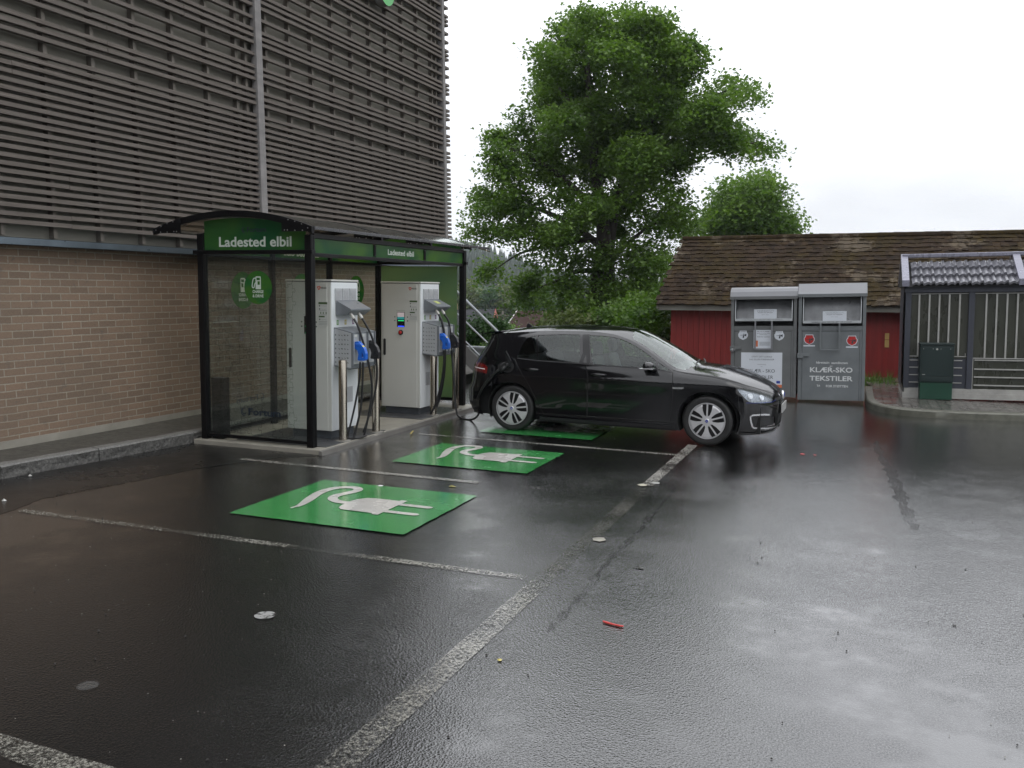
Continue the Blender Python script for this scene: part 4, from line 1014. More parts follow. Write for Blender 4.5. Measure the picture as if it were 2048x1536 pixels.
for s_ in ((-1, 1),):
    ribbon(dens(FD[10:] + FD[:2]), .007, .0012, 'door_seam', M['dark'], sides=s_)
    ribbon(dens(RD[11:] + RD[:1]), .007, .0012, 'door_seam', M['dark'], sides=s_)
    ribbon(dens([(0.052, .992), (.35, .972), (.945, .960), (1.11, .950), (1.83, .932), (1.96, .930), (2.16, .905)]), .014, .003, 'window_moulding', M['cark'], sides=s_)
    ribbon(dens([(.95, .965), (.985, 1.10), (.935, 1.33)]), .05, .0015, 'pillar_trim', M['cark'], sides=s_)
    ribbon(dens([(1.06, .965), (1.03, 1.10), (.975, 1.33)]), .05, .0015, 'pillar_trim', M['cark'], sides=s_)
    ribbon(dens([(.41, .215), (1.2, .205), (2.2, .215)]), .035, .012, 'sill_moulding', M['cark'], sides=s_)
    ribbon(dens([(2.17, .925), (2.339, .895), (2.685, .865), (3.05, .800), (3.3, .742), (3.50, .682), (3.64, .640), (UHI - .01, .622)]), .006, .0012, 'bonnet_seam', M['dark'], sides=s_)
    ribbon(dens([(2.99, .726), (2.965, .60), (2.97, .50)]), .006, .0012, 'bumper_seam', M['dark'], sides=s_)
    ribbon(dens([(-.262, .77), (-.20, .72), (-.20, .62)]), .006, .0012, 'bumper_seam', M['dark'], sides=s_)
    ribbon([(3.445, .402), (3.35, .412), (3.24, .414), (3.15, .410), (3.125, .395), (3.13, .36), (3.15, .31), (3.17, .272), (3.20, .250), (3.30, .240), (3.44, .228), (3.60, .222), (3.76, .222)], .020, .006, 'daytime_light_trim', M['chrome'], sides=s_)
    ribbon(dens([(2.186, .709), (2.29, .711), (2.325, .719)]), .022, .004, 'wing_badge', M['chrome'], sides=s_)
    ribbon(dens([(3.06, .566), (3.2, .562), (3.34, .560), (3.5, .557), (3.60, .575)]), .004, .006, 'blue_light_line', M['bluel'], sides=s_)
    ribbon(dens([(-.30, .826), (-.42, .832), (-.60, .838)]), .010, .003, 'lamp_strip', M['led'], parent=None if False else CAR, sides=s_)
    ribbon(dens([(3.0, .19), (3.3, .178), (3.6, .175), (UHI - .01, .175)]), .022, .014, 'front_splitter', M['cark'], sides=s_)
    ribbon(dens([(-.62, .33), (-.75, .325)]), .05, .003, 'rear_reflector', M['tail'], sides=s_)
# headlamp internals
mb = MB()
for (u, z, r_) in ((3.17, .652, .036), (3.36, .628, .036)):
    p = Vector(P3(u, z, -.004)); q = Vector(P3(u, z, -.03)); d = (p - q).normalized()
    mb.lathe([(0, .0), (r_ * .6, .006), (r_ * .75, 0), (r_, .004), (r_, -.015)], q, d, 18)
lm = mb.build('lamp_reflector', M['led'], hls[0], smooth=True)
# arch lips + wheel housings
for s_ in (-1, 1):
    for cx, r_ in ((WF, RAF), (WR, RAR)):
        mb = MB(); a0 = -.42; n = 36; vs = []
        for i in range(n + 1):
            a = a0 + (pi - 2 * a0) * i / n
            for rr, dy in ((r_ + .0, .004), (r_ - .006, -.004), (r_ - .004, -.05), (r_ + .01, -.34)):
                x, z = cx + rr * cos(a), WZ + rr * sin(a); w_ = side(x, max(z, .12))[1]; vs.append((x, s_ * (w_ + dy), z))
        mb.add(vs, [(4 * i + k, 4 * i + k + 1, 4 * i + 5 + k, 4 * i + 4 + k) for i in range(n) for k in range(3)])
        mb.build('wheel_housing', M['dark'], CAR)
ab = MB(); ab.box(-.60, 3.22, -.55, .55, .17, .62); ab.box(.36, 2.24, -.86, .86, .165, .40); ab.box(3.0, 3.25, -.70, .70, .17, .50); ab.box(-.64, -.38, -.70, .70, .20, .72); ab.box(.3, 2.2, -.80, .80, .40, .50)
ab.build('underbody', M['dark'], CAR)
# wheels
def wheel(x, s_):
    y = s_ * .862
    w_ = bpy.data.objects.new('wheel', None); COL.objects.link(w_); w_.parent = CAR; w_.location = (x, y, WZ); w_.empty_display_size = .1
    if s_ > 0: w_.rotation_euler = (0, 0, pi)
    prof = [(.222, -.012), (.228, -.002), (.240, .002), (.275, .006), (.296, .002), (.308, -.012), (.3155, -.035), (.3155, -.165), (.305, -.19), (.24, -.20), (.215, -.19)]
    MB().lathe([(r, -h) for r, h in prof], (0, 0, 0), (0, 1, 0), 56).build('tyre', M['tyre'], w_, smooth=True, angle=50)
    return w_
def rim_mesh():
    R_ = .219; out = [(R_ * cos(2 * pi * i / 60), R_ * sin(2 * pi * i / 60)) for i in range(60)]; holes = []
    for k in range(5):
        a = pi / 2 + 2 * pi * k / 5; c, s_ = cos(a), sin(a)
        for sg in (-1, 1):
            raw = [(.060, .010), (.095, .0095), (.210, .0105), (.203, .064), (.17, .062), (.125, .054), (.072, .032)]
            holes.append([(r * c - sg * t * s_, r * s_ + sg * t * c) for r, t in raw])
    # silver inner bar is part of the disc; densify interior
    vs = [Vector(p) for p in out]; ed = [(i, (i + 1) % 60) for i in range(60)]
    for h in holes:
        o = len(vs); vs += [Vector(p) for p in h]; ed += [(o + i, o + (i + 1) % len(h)) for i in range(len(h))]
    for r in (.045, .09, .13, .165, .195):
        n = int(r * 200); vs += [Vector((r * cos(2 * pi * i / n), r * sin(2 * pi * i / n))) for i in range(n)]
    r = delaunay_2d_cdt(vs, ed, [], 0, 1e-6); ov = [tuple(v) for v in r[0]]; tri = []
    for f in r[2]:
        c = (sum(ov[i][0] for i in f) / 3, sum(ov[i][1] for i in f) / 3)
        if inside(c, out) and not any(inside(c, h) for h in holes): tri.append(list(f))
    hgt = lambda p: .004 + .012 * (1 - (math.hypot(*p) / R_)) - (.012 if math.hypot(*p) > .212 else 0)
    mb = MB(); mb.add([(x, -hgt((x, z)), z) for x, z in ov], tri)
    mb.mi = 1
    for h in holes:
        K = len(h); mb.add([(x, -hgt((x, z)) + d, z) for d in (0, .02) for x, z in h], [(i, (i + 1) % K, K + (i + 1) % K, K + i) for i in range(K)])
    return mb
rm = rim_mesh().build('rim', [M['rim'], M['rimd']], None, smooth=True, angle=25)
def dress(w_, first):
    r_ = rm if first else rm.copy()
    if not first: COL.objects.link(r_)
    r_.parent = w_
    MB().lathe([(.219, -.002), (.221, -.010), (.2265, -.010), (.228, .0)], (0, 0, 0), (0, 1, 0), 56).build('rim_edge', M['rim'], w_, smooth=True)
    MB().lathe([(.0, .022), (.222, .022)], (0, 0, 0), (0, 1, 0), 40).build('rim_back', M['rimd'], w_)
    cp = MB().lathe([(0, -.024), (.024, -.023), (.030, -.018), (.030, -.01)], (0, 0, 0), (0, 1, 0), 20).build('hub_cap', M['rim'], w_, smooth=True)
    mb = MB().lathe([(.0, -.0245), (.019, -.0238)], (0, 0, 0), (0, 1, 0), 20); mb.mi = 1
    for d in (((-.013, .012), (-.006, -.010)), ((-.006, -.010), (0, .004)), ((0, .004), (.006, -.010)), ((.006, -.010), (.013, .012))):
        mb.beam((d[0][0], -.0252, d[0][1]), (d[1][0], -.0252, d[1][1]), .0012, .003, (0, 1, 0))
    mb.build('emblem', [M['bluel'], M['led']], w_)
first = True
for x, rz in ((WR, .38), (WF, 0)):
    for s_ in (-1, 1):
        w_ = wheel(x, s_); dress(w_, first); first = False
        if s_ < 0: w_.rotation_euler = (0, rz * 0 + (rad(10) if x == WR else 0), 0)
# mirrors
for s_ in (-1, 1):
    mb = MB(); n = 14; m_ = 12; vs = []
    for i in range(n + 1):
        a = i / n * pi
        for j in range(m_):
            b_ = 2 * pi * j / m_; r_ = sin(a) ** .6
            vs.append((-.01 + .085 * cos(b_) * r_ * (1 if cos(b_) > 0 else .62), -.11 * cos(a), .062 * sin(b_) * r_ * (1 if sin(b_) > 0 else .75)))
    mb.add([(x + 1.88, s_ * (y + .955), z + .975) for x, y, z in vs], [(i * m_ + j, i * m_ + (j + 1) % m_, (i + 1) * m_ + (j + 1) % m_, (i + 1) * m_ + j) for i in range(n) for j in range(m_)])
    mr_ = mb.build('door_mirror', M['carp'], CAR, smooth='all')
    MB().box(1.79, 1.965, min(s_ * .90, s_ * 1.062), max(s_ * .90, s_ * 1.062), .944, .952).build('mirror_indicator', M['chrome'], mr_, bevel=.003)
    MB().tube([(1.93, s_ * .835, .92), (1.90, s_ * .885, .935), (1.89, s_ * .93, .955)], [.03, .022, .03], 8).build('mirror_arm', M['cark'], mr_, smooth='all')
# handles, flap, socket, aerial, plate, emblem
for s_ in (-1, 1):
    for u0, u1, z in ((1.095, 1.315, .829), (.165, .385, .853)):
        y = side((u0 + u1) / 2, z)[1]
        mb = MB(); mb.tube([(u0, s_ * (y + .005), z), (u0 + .03, s_ * (y + .028), z), ((u0 + u1) / 2, s_ * (y + .034), z + .003), (u1 - .03, s_ * (y + .028), z + .002), (u1, s_ * (y + .005), z)], [.012, .015, .014, .015, .012], 10)
        h_ = mb.build('door_handle', M['carp'], CAR, smooth='all')
        mb = MB(); pp = [(( u0 + u1) / 2 + .075 * cos(2 * pi * i / 20), z - .004 + .022 * sin(2 * pi * i / 20)) for i in range(20)]
        mb.add([P3(a, b, .0015, s_) for a, b in pp], [list(range(20))]); mb.build('handle_recess', M['dark'], h_)
pp = [(-.06 + .085 * cos(2 * pi * i / 24), .872 + .075 * sin(2 * pi * i / 24)) for i in range(24)]
mb = MB(); mb.add([P3(a, b, .003) for a, b in pp], [list(range(24))]); cso = mb.build('charging_socket', M['dark'], CAR)
c0 = Vector(P3(-.075, .885, .004)); mb = MB(); mb.lathe([(0, .062), (.028, .06), (.034, .05), (.036, 0)], c0, (.15, -1, .1), 16)
plug = mb.build('charging_plug', M['blackp'], CAR, smooth='all')
mb = MB(); mb.tube([c0 + Vector((-.0, -.06, -.0)), c0 + Vector((-.03, -.085, -.035)), c0 + Vector((-.06, -.09, -.075))], [.028, .026, .018], 10); mb.tube([c0 + Vector((0, -.05, .03)), c0 + Vector((-.01, -.08, .05)), c0 + Vector((-.06, -.10, .01)), c0 + Vector((-.07, -.095, -.06))], .010, 8)
mb.build('plug_grip', M['blackp'], plug, smooth='all')
mb = MB(); mb.prism([(0, 0), (.10, -.21), (.115, -.20), (.115, -.10), (.03, .03)], (.0 - .105, -.90, 1.065), (1, -.2, 0), (0, 0, 1), (.02, -.055, 0)); mb.build('charging_flap', M['carp'], CAR, bevel=.006)
mb = MB(); mb.prism([(0, 0), (.15, 0), (.035, .075), (.0, .05)], (-.14, -.008, 1.360), (1, 0, 0), (0, 0, 1), (0, .016, 0)); mb.build('roof_aerial', M['cark'], CAR, bevel=.004)
nx_ = crom(XF, .45)
MB().box(nx_ + .004, nx_ + .018, -.26, .26, .395, .505).build('number_plate', M['plate'], CAR)
mb = MB(); mb.lathe([(0, .022), (.045, .020), (.052, .012), (.055, 0)], (crom(XF, .60) + .012, 0, .605), (1, 0, .15), 24); em_ = mb.build('front_emblem', [M['chrome']], CAR, smooth=True)
mb = MB(); ex = crom(XF, .60) + .036
for d in (((-.03, .026), (-.014, -.024)), ((-.014, -.024), (0, .008)), ((0, .008), (.014, -.024)), ((.014, -.024), (.03, .026))): mb.beam((ex, d[0][0], .605 + d[0][1]), (ex, d[1][0], .605 + d[1][1]), .003, .007, (1, 0, 0))
mb.build('emblem_letters', M['bluel'], em_)
# rear spoiler lip
mb = MB(); pr_ = [(-.585, 1.285), (-.60, 1.297), (-.30, 1.345), (-.30, 1.325)]
mb.prism(pr_, (0, -.56, 0), (1, 0, 0), (0, 0, 1), (0, 1.12, 0)); mb.build('rear_spoiler', M['carp'], CAR, bevel=.004)
# interior
def seat(x, y):
    mb = MB(); mb.prism([(-.25, 0), (.27, .04), (.29, .13), (-.2, .12)], (x, y - .24, .38), (1, 0, 0), (0, 0, 1), (0, .48, 0))
    mb.prism([(-.22, .10), (-.10, .12), (-.30, .66), (-.40, .64)], (x, y - .23, .38), (1, 0, 0), (0, 0, 1), (0, .46, 0))
    mb.prism([(-.33, .67), (-.25, .69), (-.29, .86), (-.37, .84)], (x, y - .12, .38), (1, 0, 0), (0, 0, 1), (0, .24, 0))
    mb.build('seat', M['seat'], CAR, bevel=.03)
for x in (1.35, .50):
    for y in (-.36, .36): seat(x, y)
mb = MB(); mb.prism([(1.95, .5), (1.90, .86), (2.0, .93), (2.36, .93), (2.4, .5)], (0, -.72, 0), (1, 0, 0), (0, 0, 1), (0, 1.44, 0)); mb.build('dashboard', M['seat'], CAR, bevel=.02)
mb = MB(); th_ = [Vector((1.86 + .08 * cos(2 * pi * i / 24) * .4, .36 + .185 * sin(2 * pi * i / 24), .90 + .17 * cos(2 * pi * i / 24))) for i in range(25)]
mb.tube(th_, .014, 8, False); mb.tube([(1.86, .18, .9), (1.86, .54, .9)], .015, 6); mb.build('steering_wheel', M['cark'], CAR, smooth='all')
MB().box(-.45, -.30, -.60, .60, .60, .93).build('parcel_shelf', M['seat'], CAR)
# ================================================================== CLOTHES CONTAINERS
M['cgrey'] = pm('container_grey', (.115, .12, .12), .42, .1, var=.10, vs=3, bump=.08, bs=30)
M['cgrey2'] = pm('container_blue_grey', (.125, .137, .142), .42, .1, var=.12, vs=3, bump=.08, bs=30)
M['ctop'] = pm('container_lid', (.15, .155, .165), .4, .0, var=.05, rv=.03)
M['cin'] = pm('container_inside', (.055, .056, .057), .5, var=.3, vs=6)
M['clip'] = pm('tray_lip', (.38, .40, .41), .35, .2, var=.1)
M['paper'] = pm('white_board', (.50, .53, .57), .4, var=.04); M['inkd'] = pm('dark_ink', (.035, .04, .045), .5); M['orangep'] = pm('orange_strip', (.50, .13, .05), .5)
M['redsh'] = pm('red_shield', (.38, .018, .016), .35, var=.1); M['wh'] = pm('white_lettering', (.50, .52, .52), .5, var=.15, vs=30)
SHI = [(-.36, .5), (.36, .5), (.40, .30), (.52, .12), (.50, -.12), (.36, -.34), (0, -.52), (-.36, -.34), (-.50, -.12), (-.52, .12), (-.40, .30)]
def container(loc, rz, kind, lab):
    W_, D_, HH = (1.135, 1.05, 1.99) if kind == 0 else (1.105, 1.05, 2.07)
    body_m = M['cgrey'] if kind == 0 else M['cgrey2']
    t = thing('clothes_container', lab, 'textile container', loc, (0, rad(-1.7), rz), 'clothes collection containers')
    z0, zo, zl = .03, 1.30 if kind == 0 else 1.33, HH - .20     # bottom, opening bottom, opening top
    mb = MB(); f = .09
    mb.box(0, .05, .02, D_, z0, zl + .02); mb.box(W_ - .05, W_, .02, D_, z0, zl + .02); mb.box(.0, W_, D_ - .03, D_ + .001, z0, zl); mb.box(.05, W_ - .05, .03, D_ - .03, z0, z0 + .04)
    mb.box(.0, .055, .0, .0205, z0, zl); mb.box(W_ - .055, W_, .0, .0205, z0, zl); mb.box(.055, W_ - .055, .003, .0205, zo - .075, zo)
    mb.box(.055, W_ - .055, .01, .03, z0, zo - .075); mb.box(.05, W_ - .05, .35, .38, zo - .1, zl)
    t_b = mb.build('body', body_m, t, bevel=.004)
    MB().box(.052, W_ - .052, .10, .35, zo - .06, zo - .04).build('chute_floor', M['cin'], t_b)
    MB().box(.0505, W_ - .0505, .345, .35, zo - .1, zl).build('chute_back', M['cin'], t_b)
    # lid
    if kind == 0: pr_ = [(-.03, HH - .215), (-.03, HH - .165), (-.025, HH - .155), (.02, HH - .08), (.09, HH - .03), (.19, HH - .005), (.30, HH), (D_ + .02, HH - .02), (D_ + .02, HH - .215), (.02, HH - .215)]
    else: pr_ = [(-.03, HH - .235), (-.03, HH - .18), (.22, HH), (D_ + .02, HH - .02), (D_ + .02, HH - .235), (.02, HH - .235)]
    mb = MB(); mb.prism(pr_, (-.012, 0, 0), (0, 1, 0), (0, 0, 1), (W_ + .024, 0, 0)); mb.build('lid', M['ctop'], t, bevel=.004)
    mb = MB(); mb.box(-.013, W_ + .013, -.034, -.028, HH - (.214 if kind == 0 else .234), HH - (.163 if kind == 0 else .182)); mb.build('lid_edge', body_m, t)
    # open tray
    zt = zo + .095 if kind == 0 else zo + .055
    tr = MB(); tr.box(.075, W_ - .075, -.045, -.035, zt - .005, zt + .038); tr.box(.075, W_ - .075, -.035, .12, zt - .005, zt + .004)
    tr.prism([(.06 if 0 else -.035, zt), (.0, zt), (.05, zl - .05), (.03, zl - .03)], (.075, 0, 0), (0, 1, 0), (0, 0, 1), (.012, 0, 0)); tr.prism([(-.035, zt), (.0, zt), (.05, zl - .05), (.03, zl - .03)], (W_ - .087, 0, 0), (0, 1, 0), (0, 0, 1), (.012, 0, 0))
    tray = tr.build('tray', M['clip'], t)
    MB().add([(.087, .10, zt + .004), (W_ - .087, .10, zt + .004), (W_ - .087, .24, zl - .04), (.087, .24, zl - .04)], [(0, 1, 2, 3)]).build('tray_back', pm('tray_sheet', (.14, .145, .15), .35, .3, var=.35, vs=3), tray)
    MB().box(.40, .79, .045, .05, zt + .035, zt + .20).build('notice', M['paper'], tray)
    mb = MB(); mb.text('ÅPNINGEN BRUKES KUN TIL', (.595, .043, zt + .165), (1, 0, 0), (0, 0, 1), .014, .30); mb.text('POSER OG SEKKER', (.595, .043, zt + .135), (1, 0, 0), (0, 0, 1), .014, .26); mb.text('Ikke løst', (.595, .043, zt + .10), (1, 0, 0), (0, 0, 1), .009, .12)
    mb.build('notice_text', M['inkd'], tray)
    mb = MB(); mb.text('LEVERING: LEGG INN OG LØFT HÅNDTAKET', (W_ / 2, -.0465, zt + .008), (1, 0, 0), (0, 0, 1), .017, .66, bold=.02); mb.build('lip_text', M['inkd'] if kind else pm('faded_ink', (.2, .21, .22), .5), tray)
    # pull handle
    hz0 = zt - .50 if kind == 0 else zt - .46; xa, xb = (.415, .70) if kind == 0 else (.355, .665)
    mb = MB(); mb.box(xa, xa + .028, -.055, -.030, hz0, zt - .005); mb.box(xb, xb + .028, -.055, -.030, hz0, zt - .005); mb.box(xa, xb + .028, -.055, -.030, hz0 - .016, hz0)
    mb.build('pull_handle', M['ctop'] if kind == 0 else body_m, t, bevel=.003)
    # door seams, lock
    mb = MB(); mb.box(.068, .072, .0075, .0095, z0 + .01, zo - .085); mb.box(W_ - .095, W_ - .091, .0075, .0095, z0 + .01, zo - .085); mb.box(.072, W_ - .095, .0075, .0095, zo - .098, zo - .094); mb.build('door_seam', M['dark'], t)
    zk = .88 if kind == 0 else .80
    mb = MB(); mb.box(-.012, .19, -.02, .0, zk, zk + .045); mb.box(-.012, .085, -.035, -.018, zk - .03, zk + .06); lk = mb.build('lock_bar', body_m, t, bevel=.004)
    if kind == 0: MB().lathe([(0, -.02), (.03, -.018), (.035, 0), (.03, .02)], (.03, -.045, zk - .01), (0, 1, 0), 14).build('padlock', M['chrome'], lk, smooth=True)
    # shields
    for xs_, zs in (((.215, 1.135), (.84, 1.125)) if kind == 0 else ((.185, 1.095), (.885, 1.075))):
        s_ = .165 if kind == 0 else .175
        mb = MB(); mb.prism(SHI, (xs_, .0095, zs), (s_, 0, 0), (0, 0, s_), (0, -.002, 0))
        if kind: mb.mi = 1; mb.prism(SHI, (xs_, .007, zs), (s_ * .88, 0, 0), (0, 0, s_ * .88), (0, -.001, 0))
        mb.mi = 2; q = lambda l: [(p * s_, r_ * s_) for p, r_ in l]
        for poly in ([(-.3, -.02), (.12, .0), (.12, .05), (-.3, .02)], [(.12, -.02), (.34, -.14), (.36, .16), (.12, .07)], [(-.06, -.2), (.10, -.25), (.14, -.05), (.02, 0)], [(.02, .05), (.06, .2), (.10, .2), (.08, .04)], [(-.05, -.28), (.12, -.3), (.1, -.24), (-.04, -.22)]):
            mb.flat(q(poly), (xs_, .0045, zs), (1, 0, 0), (0, 0, 1))
        mb.text('JANITSJAR', (xs_, .0042, zs + .36 * s_), (1, 0, 0), (0, 0, 1), .012, .09)
        mb.mi = 0; mb.box(xs_ - .095, xs_ + .095, .0075, .0095, zs - s_ * .62 - .012, zs - s_ * .62 + .01) if kind else None
        mb.build('shield_emblem', [M['paper'], M['redsh'], M['inkd']], t)
    if kind == 0:
        bp = MB().box(.185, .895, .002, .0095, .20, .825).build('sign_board', M['paper'], t)
        MB().box(.185, .895, .0005, .002, .20, .253).build('orange_strip', M['orangep'], bp)
        mb = MB(); y = .0012; T = lambda s, z, h, w_, b=0: mb.text(s, (.545, y, z), (1, 0, 0), (0, 0, 1), h, w_, bold=b)
        T('STØTT DITT LOKALE', .738, .027, .35); T('LAG ELLER FORENINGER', .688, .027, .43); T('innsamling', .605, .018, .14); T('av', .568, .014, .03)
        T('KLÆR - SKO', .468, .062, .455, .004); T('TEKSTILER', .355, .062, .40, .004); mb.build('board_text', M['inkd'], bp)
        MB().box(.80, .865, .0005, .002, .275, .32).build('small_logo', M['bluel'], bp)
        pb = MB().box(.40, .71, .0035, .0095, .90, 1.235).build('poster', M['paper'], t)
        mb = MB(); mb.text('Klær, sko og tekstiler', (.565, .003, 1.195), (1, 0, 0), (0, 0, 1), .016, .22, bold=.02); mb.text('samles inn av ditt lokale', (.565, .003, 1.165), (1, 0, 0), (0, 0, 1), .014, .22, bold=.01); mb.text('janitsjarkorps', (.565, .003, 1.14), (1, 0, 0), (0, 0, 1), .014, .13, bold=.01)
        mb.text('Takk for støtten', (.565, .003, 1.10), (1, 0, 0), (0, 0, 1), .016, .22, bold=.02)
        for k in range(4): mb.box(.50, .68, .0025, .003, .955 + k * .018, .960 + k * .018)
        mb.mi = 1; mb.box(.435, .475, .0025, .003, .93, 1.04); mb.build('poster_text', [M['inkd'], M['orangep']], pb)
    else:
        mb = MB(); y = .0085; T = lambda s, z, h, w_, b=0, x=.555: mb.text(s, (x, y, z), (1, 0, 0), (0, 0, 1), h, w_, bold=b)
        T('Idrettsin', .675, .040, .215, .02, .415); T('samlingen', .672, .040, .265, .02, .69); T('av', .622, .026, .05, .02)
        T('KLÆR-SKO', .525, .085, .70, .022); T('TEKSTILER', .375, .085, .71, .022); T('TA', .268, .036, .06, .02, .35); T('FOR STØTTEN', .262, .040, .36, .02, .655)
        mb.build('lettering', M['wh'], t)
    return t
container((-2.135, 16.50, 0), rad(1.5), 0, 'left grey clothes container with curved lid, white board and white shields')
container((-.972, 16.50, 0), rad(1.0), 1, 'right grey clothes container with sloping lid, red shields and white lettering')
# ================================================================== RIGHT PAVEMENT
KR = [(.15, 18.7), (.15, 17.6), (.16, 16.6), (.22, 16.0), (.37, 15.62), (.62, 15.36), (1.0, 15.25), (1.5, 15.27), (2.4, 15.47), (3.6, 15.75), (6, 16.2), (12, 17.2)]
kp = [np.array(p) for p in bez(KR, 6)]
def offs_(P, d):
    o = []
    for i, p in enumerate(P):
        t = P[min(i + 1, len(P) - 1)] - P[max(i - 1, 0)]; t = t / np.linalg.norm(t); o.append(p + np.array([-t[1], t[0]]) * d)
    return o
mb = MB(); prof = [(0, -.02), (0, .095), (.018, .115), (.13, .12), (.13, .05)]; L5 = [offs_(kp, d) for d, z in prof]; K = len(prof)
vs = [(L5[k][i][0] + random.uniform(-.002, .002), L5[k][i][1] + random.uniform(-.003, .003), prof[k][1]) for i in range(len(kp)) for k in range(K)]
mb.add(vs, [(i * K + k, (i + 1) * K + k, (i + 1) * K + k + 1, i * K + k + 1) for i in range(len(kp) - 1) for k in range(K - 1)])
struct(mb.build('kerb', pm('kerb_concrete', (.085, .085, .066), .45, var=.3, vs=9, bump=.5, bs=60, bd=.008), smooth=True), 'curved concrete kerb in front of the slatted shed')
def paver_mat():
    mt, nt, b, o = newmat('wet_pavers'); g = G(nt); v = g.coord()
    br = g.n('ShaderNodeTexBrick'); mp = g.n('ShaderNodeMapping'); mp.inputs['Rotation'].default_value = (0, 0, rad(90)); g.link(v, mp.inputs[0]); g.link(mp.outputs[0], br.inputs['Vector'])
    br.inputs['Scale'].default_value = 1; br.inputs['Brick Width'].default_value = .21; br.inputs['Row Height'].default_value = .14; br.inputs['Mortar Size'].default_value = .006
    br.inputs['Color1'].default_value = (.075, .070, .062, 1); br.inputs['Color2'].default_value = (.115, .108, .098, 1); br.inputs['Mortar'].default_value = (.012, .012, .01, 1)
    g.link(br.outputs[0], b.inputs['Base Color']); g.link(g.rng(g.noise(3), .3, .7, .12, .35), b.inputs['Roughness'])
    g.link(g.bump(g.math('SUBTRACT', 1.0, br.outputs['Fac']), .6, .008, g.bump(g.noise(80), .2, .003)), b.inputs['Normal']); return mt
inn = offs_(kp, .13)
mb = MB(); poly = [(p[0], p[1], .117) for p in inn] + [(12, 20.2, .117), (.02, 20.2, .117)]; mb.add(poly, [list(range(len(poly)))])
struct(mb.build('sidewalk', paver_mat()), 'wet paved sidewalk round the slatted shed')
mb = MB(); xs = [-4.4 + .2 * i for i in range(84)]; ysl = [18.55, 18.9, 19.3, 19.7, 20.1, 20.56]
mb.add([(x, y, (.02 + .10 * (y - 18.5) / 2 + random.uniform(-.02, .03)) if y > 18.6 else -.02) for y in ysl for x in xs], [(j * 84 + i, j * 84 + i + 1, (j + 1) * 84 + i + 1, (j + 1) * 84 + i) for j in range(5) for i in range(83)])
struct(mb.build('soil_strip', pm('dry_soil', (.12, .095, .06), .8, var=.4, vs=5, bump=.8, bs=30, bd=.02)), 'strip of bare soil along the red barn')
# ================================================================== SHED
M['blue_post'] = pm('shed_blue_grey', (.030, .034, .046), .5, var=.12); M['olive'] = pm('olive_panel', (.032, .034, .025), .3, var=.25, vs=2, scale=(1, 1, .3)); M['galv'] = pm('galvanised_strip', (.33, .33, .31), .4, .3, var=.12, vs=6)
M['cap'] = pm('roof_cap', (.19, .19, .235), .28, .3, var=.08); M['tile_b'] = pm('glazed_tile', (.17, .17, .19), .25, .3, var=.1, spec=.8, rv=.03); M['whiteb'] = pm('dirty_white_board', (.30, .295, .275), .5, var=.2, vs=5)
SD = thing('slatted_shed', 'dark waste shed with vertical metal strips and glossy tiled roof', 'shed', (.755, 17.0, .117), (0, rad(-1.4), rad(0)))
LX = 5.4
for x, y in [(q, 0) for q in (0, .985, 2.62, 4.1, LX - .09)] + [(0, 1.51), (LX - .09, 1.51)]: MB().box(x, x + .09, y, y + .09, .17, 1.82).build('post', M['blue_post'], SD, bevel=.004)
MB().box(-.02, LX + .02, -.015, .075, 1.82, 1.915).build('eave_beam', M['blue_post'], SD, bevel=.004)
mb = MB(); mb.box(.09, .985, .05, .062, .17, 1.82); mb.box(1.075, 2.62, .05, .062, .17, 1.82); mb.box(2.71, 4.1, .05, .062, .17, 1.82); mb.box(4.19, LX - .09, .05, .062, .17, 1.82); mb.build('wall_panel', M['olive'], SD)
mb = MB(); mb.box(.0, .012, .09, 1.51, .17, 1.9); mb.build('side_panel', M['olive'], SD)
mb = MB(); mb.box(.01, LX, 1.55, 1.57, .17, 1.9); mb.build('back_panel', M['olive'], SD)
MB().box(.09, .985, .035, .0495, .17, .68).build('lower_panel', M['blue_post'], SD)
mb = MB(); mb.box(-.01, LX, -.01, .07, -.005, .09); mb.box(-.01, .07, .07, 1.58, -.005, .09); mb.box(.02, LX, .005, .05, .09, .17); mb.build('base', M['whiteb'], SD)
mb = MB()
for x in (.205, .365, .52, .675, .835): mb.box(x, x + .028, .030, .048, .735, 1.785)
for b0, b1 in ((1.075, 2.62), (2.71, 4.1)):
    n_ = int((b1 - b0) / .16)
    for i in range(1, n_): mb.box(b0 + .155 * i + .01, b0 + .155 * i + .038, .030, .048, .70, 1.785)
    for z in (.655, .50, .365, .225): mb.box(b0 + .03, b1 - .01, .028, .047, z, z + .022)
    mb.box(b0 - .005, b0 + .012, .024, .046, .09, .70); mb.box(b0, b1, .020, .044, .69, .705); mb.box(b0 + .0, b1, .020, .044, 1.79, 1.802)
mb.box(.06, .98, .020, .044, 1.79, 1.802); mb.box(.055, .98, .020, .0345, .715, .730); mb.box(.055, .065, .02, .034, .715, .78); mb.box(.955, .965, .02, .034, .715, .78)
for z in (.645, .52, .39, .26):
    mb.box(.085, .27, .020, .034, z, z + .016); mb.box(.765, .92, .020, .034, z, z + .016)
mb.build('metal_strips', M['galv'], SD, bevel=.002)
